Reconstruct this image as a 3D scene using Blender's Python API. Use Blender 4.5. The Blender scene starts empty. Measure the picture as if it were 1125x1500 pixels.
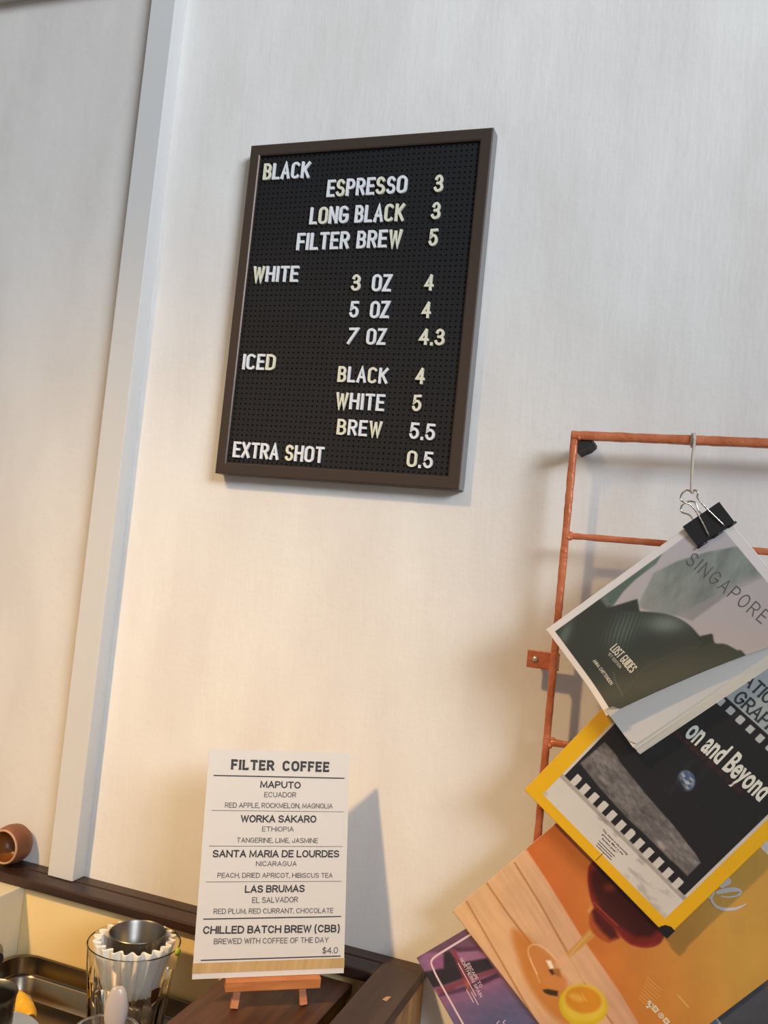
import bpy, bmesh, math, random
import numpy as np
from mathutils import Vector, Matrix
random.seed(7); rng = np.random.default_rng(7)
S = bpy.context.scene; COL = S.collection
PI = math.pi
# ------------------------------------------------------------------ camera
FPX = 1300.0; CX, CY = 562.5, 750.0
yaw, pitch, roll = (math.radians(v) for v in (20.04, 3.217, 5.715))
RM = (Matrix.Rotation(yaw, 3, 'Z') @ Matrix.Rotation(PI/2+pitch, 3, 'X') @ Matrix.Rotation(roll, 3, 'Z'))
CAM = Vector((0, -.931, 1.5))
cd = bpy.data.cameras.new('camera'); cam = bpy.data.objects.new('camera', cd); COL.objects.link(cam)
cam.matrix_world = Matrix.Translation(CAM) @ RM.to_4x4()
cd.sensor_fit = 'HORIZONTAL'; cd.sensor_width = 36; cd.lens = FPX/1125*36; cd.clip_start = .01
S.camera = cam
# ------------------------------------------------------------------ world, lights, exposure
S.view_settings.view_transform = 'Standard'; S.view_settings.look = 'None'
S.view_settings.exposure = 0.0; S.view_settings.gamma = 1.0; S.view_settings.use_curve_mapping = False
w = bpy.data.worlds.new('world'); S.world = w; w.use_nodes = True
bg = w.node_tree.nodes['Background']; bg.inputs[0].default_value = (.86, .81, .76, 1); bg.inputs[1].default_value = .30
def lamp(name, kind, loc, target, energy, color, **kw):
    l = bpy.data.lights.new(name, kind); l.energy = energy; l.color = color
    for k, v in kw.items(): setattr(l, k, v)
    o = bpy.data.objects.new(name, l); COL.objects.link(o); o.location = loc
    o.rotation_euler = (Vector(target)-Vector(loc)).to_track_quat('-Z', 'Y').to_euler()
    return o
# daylight from the shop window to the right, high up
lamp('window_daylight', 'AREA', (3.2, -3.2, 3.5), (-.35, 0, 2.35), 18, (.82, .91, 1.0), shape='RECTANGLE', size=2.0, size_y=1.5, spread=math.radians(40))
# warm ceiling spotlight up to the left
lamp('ceiling_spotlight', 'SPOT', (-1.38, -2.5, 3.6), (-.47, 0, .66), 495, (1.0, .65, .29), spot_size=math.radians(31), spot_blend=1.0, shadow_soft_size=.11)

def ray(u, v): return RM @ Vector(((u-CX)/FPX, -(v-CY)/FPX, -1))
def PY(u, v, y=0): d = ray(u, v); return CAM + d*((y-CAM.y)/d.y)
def PZ(u, v, z): d = ray(u, v); return CAM + d*((z-CAM.z)/d.z)
# ------------------------------------------------------------------ materials
def lin(c):
    return tuple(((x/255)/12.92 if x/255 <= .04045 else ((x/255+.055)/1.055)**2.4) for x in c)
def mat(name, rgb, rough=.5, metal=0, spec=.5, **kw):
    m = bpy.data.materials.new(name); m.use_nodes = True; nt = m.node_tree
    b = nt.nodes['Principled BSDF']; b.inputs['Base Color'].default_value = (*lin(rgb), 1)
    b.inputs['Roughness'].default_value = rough; b.inputs['Metallic'].default_value = metal
    b.inputs['Specular IOR Level'].default_value = spec
    for k, v in kw.items(): b.inputs[k].default_value = v
    return m
def N(m, t, **kw):
    n = m.node_tree.nodes.new(t)
    for k, v in kw.items(): setattr(n, k, v)
    return n
def noise(m, scale=(1,1,1), ns=5, detail=4, coord='Object'):
    L = m.node_tree.links; tc = N(m, 'ShaderNodeTexCoord'); mp = N(m, 'ShaderNodeMapping'); mp.inputs['Scale'].default_value = scale
    nn = N(m, 'ShaderNodeTexNoise'); nn.inputs['Scale'].default_value = ns; nn.inputs['Detail'].default_value = detail
    L.new(tc.outputs[coord], mp.inputs[0]); L.new(mp.outputs[0], nn.inputs[0]); return nn.outputs[0]
def mix_noise(m, a, b, scale=(1,1,1), ns=5, lo=.35, hi=.65, detail=4):
    L = m.node_tree.links; f = noise(m, scale, ns, detail); r = N(m, 'ShaderNodeValToRGB')
    r.color_ramp.elements[0].position = lo; r.color_ramp.elements[1].position = hi
    r.color_ramp.elements[0].color = (*lin(a), 1); r.color_ramp.elements[1].color = (*lin(b), 1)
    L.new(f, r.inputs[0]); L.new(r.outputs[0], m.node_tree.nodes['Principled BSDF'].inputs['Base Color'])
def bump(m, layers, strength=.3, dist=.001):
    L = m.node_tree.links; prev = None
    for (scale, ns, st) in layers:
        f = noise(m, scale, ns, 3); b = N(m, 'ShaderNodeBump'); b.inputs['Strength'].default_value = strength*st; b.inputs['Distance'].default_value = dist
        L.new(f, b.inputs['Height'])
        if prev: L.new(prev, b.inputs['Normal'])
        prev = b.outputs[0]
    L.new(prev, m.node_tree.nodes['Principled BSDF'].inputs['Normal'])
def attr_mat(name, rough=.4, spec=.5, coat=0):
    m = mat(name, (200,200,200), rough, spec=spec); a = N(m, 'ShaderNodeVertexColor'); a.layer_name = 'print'
    m.node_tree.nodes['Principled BSDF'].inputs['Coat Weight'].default_value = coat
    m.node_tree.links.new(a.outputs[0], m.node_tree.nodes['Principled BSDF'].inputs['Base Color']); return m

M_wall = mat('white_painted_plaster', (226,222,218), .6, spec=.3)
mix_noise(M_wall, (222,217,213), (230,227,223), (3,1,1), 4)
bump(M_wall, [((8,1,1.3), 7, .7), ((1,1,1), 260, .16), ((1,1,1), 20, 1.5), ((30,1,4), 9, .25)], .20, .004)
M_wall2 = mat('plaster_greyer_tone', (212,207,203), .6, spec=.3)  # slightly darker, greyer tone for the wall left of the trunking
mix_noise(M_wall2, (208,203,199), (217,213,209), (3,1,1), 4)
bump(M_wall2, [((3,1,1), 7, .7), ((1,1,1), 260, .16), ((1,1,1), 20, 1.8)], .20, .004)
M_low = mat('cream_gloss_paint', (232,206,150), .32); bump(M_low, [((1,1,1), 30, 1)], .15, .002)
M_side = mat('pale_panel_paint', (222,208,178), .4)
M_trunk = mat('white_trunking_paint', (204,203,202), .42); bump(M_trunk, [((1,1,.2), 60, 1)], .12, .001)
M_dark = mat('dark_stained_wood', (74,48,40), .42); mix_noise(M_dark, (42,25,20), (60,38,30), (1.2,14,14), 4); bump(M_dark, [((3,40,40), 6, 1)], .2, .001)
M_darkY = mat('dark_stained_wood_lengthwise', (74,52,44), .5); mix_noise(M_darkY, (52,36,30), (70,51,43), (14,1.2,14), 4)
M_plank = mat('brown_wood_plank', (76,46,30), .5); mix_noise(M_plank, (62,36,24), (90,54,34), (22,1.5,10), 5); bump(M_plank, [((40,3,10), 6, 1)], .15, .001)
M_tan = mat('worn_tan_wood', (170,124,78), .6); mix_noise(M_tan, (112,74,44), (182,136,86), (4,10,2.0), 5)
M_frame = mat('bronze_brown_frame', (80,68,61), .36, .5); bump(M_frame, [((2,2,60), 12, 1)], .08, .0005)
M_frame2 = mat('silver_grey_frame_side', (135,134,136), .35, .6)
M_peg = mat('black_peg_plastic', (21,22,26), .6, spec=.35)
M_white = mat('white_plastic_letter', (226,228,232), .4)
M_cream = mat('cream_plastic_letter', (226,222,200), .4)
M_copper = mat('copper_orange_paint', (196,110,70), .36, .1); mix_noise(M_copper, (184,98,60), (208,126,86), (1,1,1), 45); bump(M_copper, [((1,1,1), 160, 1)], .7, .002)
M_black = mat('black_steel', (30,30,33), .38); M_rubber = mat('black_rubber', (28,28,28), .7)
M_wire = mat('nickel_wire', (205,200,192), .18, 1)
M_string = mat('grey_twine', (192,184,172), .9); bump(M_string, [((1,1,6), 120, 1)], .8, .002)
M_steel = mat('brushed_steel', (128,118,104), .24, 1); bump(M_steel, [((1,1,1), 25, 1)], .05, .001)
M_steel2 = mat('dull_steel', (132,128,122), .34, 1)
M_screw = mat('steel_screw', (214,200,182), .35, .8)
M_paper = mat('white_paper', (206,203,200), .7); M_pages = mat('page_edges', (222,212,196), .8)
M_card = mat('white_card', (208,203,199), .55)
M_ink = mat('black_ink', (42,38,40), .6); M_ink2 = mat('grey_ink', (82,76,78), .6)
M_tape = mat('kraft_gold_strip', (186,150,94), .55); mix_noise(M_tape, (178,142,84), (194,160,104), (40,2,2), 4)
M_pine = mat('orange_pine_wood', (196,122,66), .5); mix_noise(M_pine, (180,104,54), (206,134,78), (3,3,20), 6)
M_filter = mat('white_filter_paper', (240,236,228), .8, **{'Subsurface Weight': .1})
M_glass = mat('clear_glass', (255,255,255), .02, **{'Transmission Weight': 1.0, 'IOR': 1.5})
M_clear = mat('clear_plastic', (250,250,250), .08, **{'Transmission Weight': .96, 'IOR': 1.45})
M_spoon = mat('milky_plastic', (206,194,190), .25, **{'Transmission Weight': .25})
M_clay = mat('brown_clay', (126,78,50), .55); mix_noise(M_clay, (110,66,42), (140,88,58), (1,1,1), 40)
M_rim = mat('pale_clay_rim', (186,144,112), .6); M_clayin = mat('amber_glaze', (130,78,36), .4)
M_banana = mat('banana_skin', (232,180,48), .5); mix_noise(M_banana, (222,164,34), (240,196,70), (1,1,1), 60)
M_stem = mat('banana_stem', (90,66,40), .7); M_plate = mat('white_ceramic', (214,216,214), .3)
M_green = mat('lime_green_leaf', (176,190,70), .5); M_counter = mat('grey_counter', (120,112,100), .4)
M_grey = mat('grey_rubber', (140,130,112), .6)

# ------------------------------------------------------------------ builders
def link(name, me, m, parent=None):
    o = bpy.data.objects.new(name, me); COL.objects.link(o)
    if m is not None:
        for mm in (m if isinstance(m, (list, tuple)) else [m]): me.materials.append(mm)
    if parent: o.parent = parent
    return o
def tag(o, label, cat, group=None):
    o['label'] = label; o['category'] = cat
    if group: o['group'] = group
    return o
def empty(name, loc, label, cat):
    o = bpy.data.objects.new(name, None); COL.objects.link(o); o.location = loc; o.empty_display_size = .02
    tag(o, label, cat); bpy.context.view_layer.update(); return o
def adopt(o, root):       # parent while keeping the world place
    o.parent = root; o.matrix_parent_inverse = Matrix.Translation(-Vector(root.location)) if root.type == 'EMPTY' else root.matrix_world.inverted()
    return o
def fin(name, bm, m, root=None, smooth=False):
    bmesh.ops.recalc_face_normals(bm, faces=bm.faces)
    me = bpy.data.meshes.new(name); bm.to_mesh(me); bm.free()
    if smooth:
        for p in me.polygons: p.use_smooth = True
    o = link(name, me, m)
    if root is not None: adopt(o, root)
    return o
def smooth_by(o, ang=40):
    me = o.data
    for p in me.polygons: p.use_smooth = True
    me.set_sharp_from_angle(angle=math.radians(ang))
    return o
def box(bm, x0, x1, y0, y1, z0, z1, bev=0):
    vs = [bm.verts.new(p) for p in ((x0,y0,z0),(x1,y0,z0),(x1,y1,z0),(x0,y1,z0),(x0,y0,z1),(x1,y0,z1),(x1,y1,z1),(x0,y1,z1))]
    fs = [bm.faces.new([vs[i] for i in f]) for f in ((0,3,2,1),(4,5,6,7),(0,1,5,4),(1,2,6,5),(2,3,7,6),(3,0,4,7))]
    if bev:
        es = list({e for f in fs for e in f.edges}); bmesh.ops.bevel(bm, geom=es, offset=bev, segments=2, affect='EDGES', profile=.5)
def obox(name, dims, m, root=None, bev=.001):
    bm = bmesh.new(); box(bm, *dims, bev=bev); return fin(name, bm, m, root)
def orient_box(bm, c, ax, ay, az, hx, hy, hz, bev=0):
    b2 = bmesh.new(); box(b2, -hx, hx, -hy, hy, -hz, hz, bev)
    Mx = Matrix((ax, ay, az)).transposed().to_4x4(); Mx.translation = c
    b2.transform(Mx); me = bpy.data.meshes.new('t'); b2.to_mesh(me); b2.free(); bm.from_mesh(me); bpy.data.meshes.remove(me)
def lathe(bm, prof, c=(0,0,0), n=48, M=None, close=False):
    rings = []
    for (r, z) in prof:
        if r < 1e-6: rings.append([bm.verts.new((0,0,z))])
        else: rings.append([bm.verts.new((r*math.cos(2*PI*i/n), r*math.sin(2*PI*i/n), z)) for i in range(n)])
    vs = [v for r in rings for v in r]
    pairs = list(zip(rings, rings[1:])) + ([(rings[-1], rings[0])] if close else [])
    for a, b in pairs:
        for i in range(n):
            j = (i+1) % n
            if len(a) == 1 and len(b) == 1: continue
            if len(a) == 1: bm.faces.new((a[0], b[i], b[j]))
            elif len(b) == 1: bm.faces.new((a[i], b[0], a[j]))
            else: bm.faces.new((a[i], b[i], b[j], a[j]))
    T = Matrix.Translation(c) @ (M if M else Matrix())
    for v in vs: v.co = T @ v.co
def tube(bm, pts, r, n=8, closed=False):
    pts = [Vector(p) for p in pts]; k = len(pts); rings = []
    rr = r if callable(r) else (lambda t: r)
    up = Vector((0,1,0))
    for i, p in enumerate(pts):
        a = pts[i-1] if (i or closed) else p; b = pts[(i+1) % k] if (i < k-1 or closed) else p
        t = (b-a).normalized(); s = t.cross(up)
        if s.length < 1e-3: s = t.cross(Vector((1,0,0)))
        s.normalize(); q = s.cross(t); rad = rr(i/(k-1))
        rings.append([bm.verts.new(p + rad*(math.cos(2*PI*j/n)*s + math.sin(2*PI*j/n)*q)) for j in range(n)])
    for i in range(k-1 + (1 if closed else 0)):
        a, b = rings[i], rings[(i+1) % k]
        for j in range(n): bm.faces.new((a[j], a[(j+1) % n], b[(j+1) % n], b[j]))
    if not closed:
        for rg in (rings[0], rings[-1]): bm.faces.new(rg)
def smooth_path(pts, n=6):
    pts = [Vector(p) for p in pts]; out = []
    for i in range(len(pts)-1):
        p0 = pts[max(i-1,0)]; p1 = pts[i]; p2 = pts[i+1]; p3 = pts[min(i+2, len(pts)-1)]
        for j in range(n):
            t = j/n; out.append(.5*((2*p1)+(-p0+p2)*t+(2*p0-5*p1+4*p2-p3)*t*t+(-p0+3*p1-3*p2+p3)*t**3))
    return out+[pts[-1]]

# ------------------------------------------------------------------ stroke lettering
def arc(cx, cy, rx, ry, a0, a1, n=14):
    return [(cx+rx*math.cos(math.radians(a0+(a1-a0)*i/n)), cy+ry*math.sin(math.radians(a0+(a1-a0)*i/n))) for i in range(n+1)]
def glyph(ch, R):
    """strokes in a unit box: list of (points, closed); R = height of the round ends"""
    O = (arc(.5, 1-R, .5, R, 0, 180)+arc(.5, R, .5, R, 180, 360), True)
    G = {
    'A': (.98, [([(0,0),(.5,1),(1,0)],0),([(.17,.33),(.83,.33)],0)]),
    'B': (.86, [([(0,0),(0,1)],0),([(0,1),(.5,1)]+arc(.5,.76,.42,.24,90,-90)+[(0,.52)],0),([(.3,.52)]+arc(.55,.26,.45,.26,90,-90)+[(0,0)],0)]),
    'C': (.95, [(arc(.5,1-R,.5,R,33,180)+arc(.5,R,.5,R,180,327),0)]),
    'D': (.95, [([(0,0),(0,1)],0),([(0,1),(.45,1)]+arc(.45,1-R,.55,R,90,0)+arc(.45,R,.55,R,0,-90)+[(0,0)],0)]),
    'E': (.76, [([(1,1),(0,1),(0,0),(1,0)],0),([(0,.52),(.88,.52)],0)]),
    'F': (.74, [([(1,1),(0,1),(0,0)],0),([(0,.5),(.88,.5)],0)]),
    'G': (.98, [(arc(.5,1-R,.5,R,33,180)+arc(.5,R,.5,R,180,360)+[(1,.46),(.56,.46)],0)]),
    'H': (.94, [([(0,0),(0,1)],0),([(1,0),(1,1)],0),([(0,.52),(1,.52)],0)]),
    'I': (.0, [([(0,0),(0,1)],0)]),
    'J': (.7, [([(1,1)]+arc(.5,R,.5,R,0,-165),0)]),
    'K': (.92, [([(0,0),(0,1)],0),([(1,1),(.0,.38)],0),([(.32,.58),(1,0)],0)]),
    'L': (.74, [([(0,1),(0,0),(1,0)],0)]),
    'M': (1.15, [([(0,0),(.05,1),(.5,.12)],0),([(.5,.12),(.95,1),(1,0)],0)]),
    'N': (.96, [([(0,0),(0,1)],0),([(0,1),(1,0)],0),([(1,0),(1,1)],0)]),
    'O': (1.0, [O]), 'Q': (1.0, [O, ([(.6,.25),(1,0)],0)]),
    'P': (.84, [([(0,0),(0,1)],0),([(0,1),(.52,1)]+arc(.52,.73,.48,.27,90,-90)+[(0,.46)],0)]),
    'R': (.88, [([(0,0),(0,1)],0),([(0,1),(.52,1)]+arc(.52,.74,.46,.26,90,-90)+[(0,.48)],0),([(.5,.48),(1,0)],0)]),
    'S': (.86, [(arc(.5,.75,.47,.25,22,270)[:-1]+arc(.5,.25,.5,.25,90,-160),0)]),
    'T': (.88, [([(0,1),(1,1)],0),([(.5,1),(.5,0)],0)]),
    'U': (.94, [([(0,1)]+arc(.5,R,.5,R,180,360)+[(1,1)],0)]),
    'V': (.96, [([(0,1),(.5,0),(1,1)],0)]),
    'W': (1.3, [([(0,1),(.25,0),(.5,.92)],0),([(.5,.92),(.75,0),(1,1)],0)]),
    'X': (.94, [([(0,0),(1,1)],0),([(0,1),(1,0)],0)]),
    'Y': (.94, [([(0,1),(.5,.46),(1,1)],0),([(.5,.46),(.5,0)],0)]),
    'Z': (.88, [([(0,1),(1,1),(0,0),(1,0)],0)]),
    '0': (.9, [O]), '1': (.4, [([(0,.78),(1,1),(1,0)],0)]),
    '2': (.86, [(arc(.5,.73,.5,.27,170,-25)+[(0,0),(1,0)],0)]),
    '3': (.86, [(arc(.48,.76,.43,.24,165,-90)+[(.3,.52)],0),([(.3,.52)]+arc(.48,.26,.52,.26,90,-165),0)]),
    '4': (.9, [([(.74,0),(.74,.97)],0),([(.74,1),(0,.3),(1,.3)],0)]),
    '5': (.86, [([(.93,1),(.14,1),(.08,.54)]+arc(.48,.32,.5,.32,125,-160),0)]),
    '7': (.84, [([(0,1),(1,1),(.35,0)],0)]),
    '.': (.0, [([(0,.0),(0,.06)],0)]), ',': (.0, [([(.0,.06),(-.04,-.12)],0)]),
    '(': (.28, [(arc(1,.45,1,.7,110,250),0)]), ')': (.28, [(arc(0,.45,1,.7,70,-70),0)]),
    '$': (.8, [(arc(.5,.75,.47,.22,22,270)[:-1]+arc(.5,.28,.5,.25,90,-160),0),([(.5,1.12),(.5,-.12)],0)]),
    }
    return G[ch]
def layout(txt, cond=.7, track=.26, R=.5, space=.5):
    """returns [(ch, x0, w)], total in units of the cap height"""
    x = 0; out = []
    for ch in txt:
        if ch == ' ': x += space; continue
        wch = glyph(ch, R)[0]*cond; out.append((ch, x, wch)); x += wch+track
    return out, x-track
HSEQ = 0
def ribbon(bm, pts, closed, hw, f, ext=0, depth=0):
    """mitred flat ribbon in 2-D mapped by f(x, y, h); depth > 0 extrudes"""
    global HSEQ; HSEQ = (HSEQ+1) % 9; f0 = f; bias = HSEQ*(.00004 if depth else .000012); f = lambda x, y, z: f0(x, y, z+bias)
    P = [Vector(p) for p in pts]; Q = [P[0]]
    for p in P[1:]:
        if (p-Q[-1]).length > 1e-7: Q.append(p)
    if closed and (Q[0]-Q[-1]).length < 1e-7: Q.pop()
    P = Q; n = len(P)
    if n < 2: return
    if not closed and ext:
        P[0] = P[0]+(P[0]-P[1]).normalized()*ext; P[-1] = P[-1]+(P[-1]-P[-2]).normalized()*ext
    L = []; Rr = []
    for i, p in enumerate(P):
        a = P[i-1] if (i or closed) else None; b = P[(i+1) % n] if (i < n-1 or closed) else None
        d1 = (p-a).normalized() if a is not None else (b-p).normalized(); d2 = (b-p).normalized() if b is not None else d1
        n1 = Vector((-d1.y, d1.x)); n2 = Vector((-d2.y, d2.x)); m = n1+n2
        if m.length < .2: m = n1.copy()
        m.normalize(); s = min(1/max(m.dot(n1), .3), 2.2)
        L.append(p+m*hw*s); Rr.append(p-m*hw*s)
    top = depth if depth else 0
    tl = [bm.verts.new(f(q.x, q.y, top)) for q in L]; tr = [bm.verts.new(f(q.x, q.y, top)) for q in Rr]
    rng_ = range(n if closed else n-1)
    for i in rng_:
        j = (i+1) % n; bm.faces.new((tl[i], tr[i], tr[j], tl[j]))
    if depth:
        bl = [bm.verts.new(f(q.x, q.y, 0)) for q in L]; br = [bm.verts.new(f(q.x, q.y, 0)) for q in Rr]
        for i in rng_:
            j = (i+1) % n
            bm.faces.new((bl[j], br[j], br[i], bl[i])); bm.faces.new((tl[i], tl[j], bl[j], bl[i])); bm.faces.new((tr[j], tr[i], br[i], br[j]))
        if not closed:
            bm.faces.new((tl[0], bl[0], br[0], tr[0])); bm.faces.new((tr[-1], br[-1], bl[-1], tl[-1]))
class Sheet:
    """a flat rectangle in space: origin, unit axes u and v, normal n towards the room"""
    def __init__(s, o, u, v): s.o = Vector(o); s.u = Vector(u).normalized(); s.v = Vector(v); s.v = (s.v-s.u*s.v.dot(s.u)).normalized(); s.n = s.u.cross(s.v); s.bend = None
    def P(s, a, b, h=0):
        if s.bend: h = h+s.bend(a, b)
        return s.o+s.u*a+s.v*b+s.n*h
    def uv(s, px, py):
        d = ray(px, py); t = (s.o-CAM).dot(s.n)/d.dot(s.n); q = CAM+d*t-s.o; return q.dot(s.u), q.dot(s.v)
    def uvs(s, pts): return [s.uv(*p) for p in pts]
def write(bm, sh, txt, p0, p1, cap, weight=.12, cond=.7, track=.26, R=.5, space=.5, slab=0, depth=0, h=.00025, ital=0):
    """letters between two photo points of the baseline (mapped onto the sheet); cap = cap height in metres"""
    a = Vector(sh.uv(*p0)); b = Vector(sh.uv(*p1)); out, tot = layout(txt, cond, track, R, space)
    ln = (b-a).length; d = (b-a).normalized(); e = Vector((-d.y, d.x)); k = (ln-weight*cap)/(tot*cap); hw = weight*cap/2
    for ch, x0, wch in out:
        for pts, cl in glyph(ch, R)[1]:
            q = [((x0+wch*px)*cap*k+hw, hw+py*(cap-2*hw)) for px, py in pts]
            f = lambda x, y, z: sh.P(*(a+d*(x+ital*y)+e*y), h+z)
            ribbon(bm, q, cl, hw, f, ext=hw*(.95 if not slab else .6), depth=depth)
            if slab and not cl:
                for px, py in ((pts[0]), (pts[-1])):
                    if (py in (0, 1)) and ch not in 'SZ':
                        X = (x0+wch*px)*cap*k+hw; Y = hw+py*(cap-2*hw)
                        if ch in 'EFLT' and 0 < px and not (ch == 'T' and px == .5):
                            s_ = -1 if py == 1 else 1; ribbon(bm, [(X,Y),(X,Y+s_*slab*cap*1.1)], False, hw*.8, f)
                        else: ribbon(bm, [(X-slab*cap, Y),(X+slab*cap, Y)], False, hw*.8, f)
            if slab and ch in 'BDPRELFN' and pts[0] == (0,0) and not cl or (slab and ch in 'EF' and pts[0] == (1,1)):
                X = x0*cap*k+hw
                for yy in (0, 1): ribbon(bm, [(X-slab*cap, hw+yy*(cap-2*hw)),(X+slab*cap*.6, hw+yy*(cap-2*hw))], False, hw*.8, f)
def bfont(bm, sh, txt, p0, p1, cap, off=0, ref=None, h=.00025, shear=0):
    """built-in font for lower-case text; ref = the end part of txt that spans p0..p1"""
    def mk(t):
        cu = bpy.data.curves.new('t', 'FONT'); cu.body = t; cu.offset = off; cu.shear = shear; cu.resolution_u = 3
        ob = bpy.data.objects.new('t', cu); COL.objects.link(ob); bpy.context.view_layer.update()
        me = bpy.data.meshes.new_from_object(ob.evaluated_get(bpy.context.evaluated_depsgraph_get()))
        bpy.data.objects.remove(ob); bpy.data.curves.remove(cu); return me
    me = mk(txt); xs = [v.co.x for v in me.vertices]
    r = mk(ref) if ref else me; rx = [v.co.x for v in r.vertices]; rw = max(rx)-min(rx)
    a = Vector(sh.uv(*p0)); b = Vector(sh.uv(*p1)); d = (b-a).normalized(); e = Vector((-d.y, d.x)); kx = (b-a).length/rw; ky = cap/.70
    mx = max(xs)
    for v in me.vertices:
        q = b+d*((v.co.x-mx)*kx)+e*(v.co.y*ky); v.co = sh.P(q.x, q.y, h)
    bm.from_mesh(me); bpy.data.meshes.remove(me)
    if ref: bpy.data.meshes.remove(r)
def flat(name, bm, m, root):      # printed shapes, keep orientation
    me = bpy.data.meshes.new(name); bm.to_mesh(me); bm.free(); o = link(name, me, m); adopt(o, root); return o
# painting of covers: colour per grid point
def sdf(poly, X, Y):
    P = np.array(poly, float); d = np.full(X.shape, 1e9); ins = np.zeros(X.shape, bool); n = len(P)
    for i in range(n):
        a = P[i]; b = P[(i+1) % n]; e = b-a; wx = X-a[0]; wy = Y-a[1]
        t = np.clip((wx*e[0]+wy*e[1])/max(e@e, 1e-12), 0, 1); d = np.minimum(d, (wx-t*e[0])**2+(wy-t*e[1])**2)
        c = ((a[1] <= Y) & (b[1] > Y)) | ((b[1] <= Y) & (a[1] > Y))
        with np.errstate(divide='ignore', invalid='ignore'): xi = a[0]+(Y-a[1])/(b[1]-a[1])*e[0]
        ins ^= c & (X < xi)
    d = np.sqrt(d); return np.where(ins, -d, d)
def line_sdf(pts, X, Y):
    P = np.array(pts, float); d = np.full(X.shape, 1e9)
    for a, b in zip(P, P[1:]):
        e = b-a; wx = X-a[0]; wy = Y-a[1]; t = np.clip((wx*e[0]+wy*e[1])/max(e@e, 1e-12), 0, 1)
        d = np.minimum(d, (wx-t*e[0])**2+(wy-t*e[1])**2)
    return np.sqrt(d)
def vnoise(X, Y, sx, sy, ang=0, seed=0, octv=3):
    r = np.random.default_rng(seed); G = r.random((64, 64)); out = 0; amp = 1; tot = 0
    c, s = math.cos(ang), math.sin(ang); A = (X*c+Y*s)/sx; B = (-X*s+Y*c)/sy
    for o in range(octv):
        ax = A*2**o+o*7.3; by = B*2**o+o*3.1; i = np.floor(ax).astype(int); j = np.floor(by).astype(int)
        fx = ax-i; fy = by-j; fx = fx*fx*(3-2*fx); fy = fy*fy*(3-2*fy)
        g = lambda p, q: G[p % 64, q % 64]
        out = out+amp*(g(i,j)*(1-fx)*(1-fy)+g(i+1,j)*fx*(1-fy)+g(i,j+1)*(1-fx)*fy+g(i+1,j+1)*fx*fy); tot += amp; amp *= .5
    return out/tot
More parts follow.
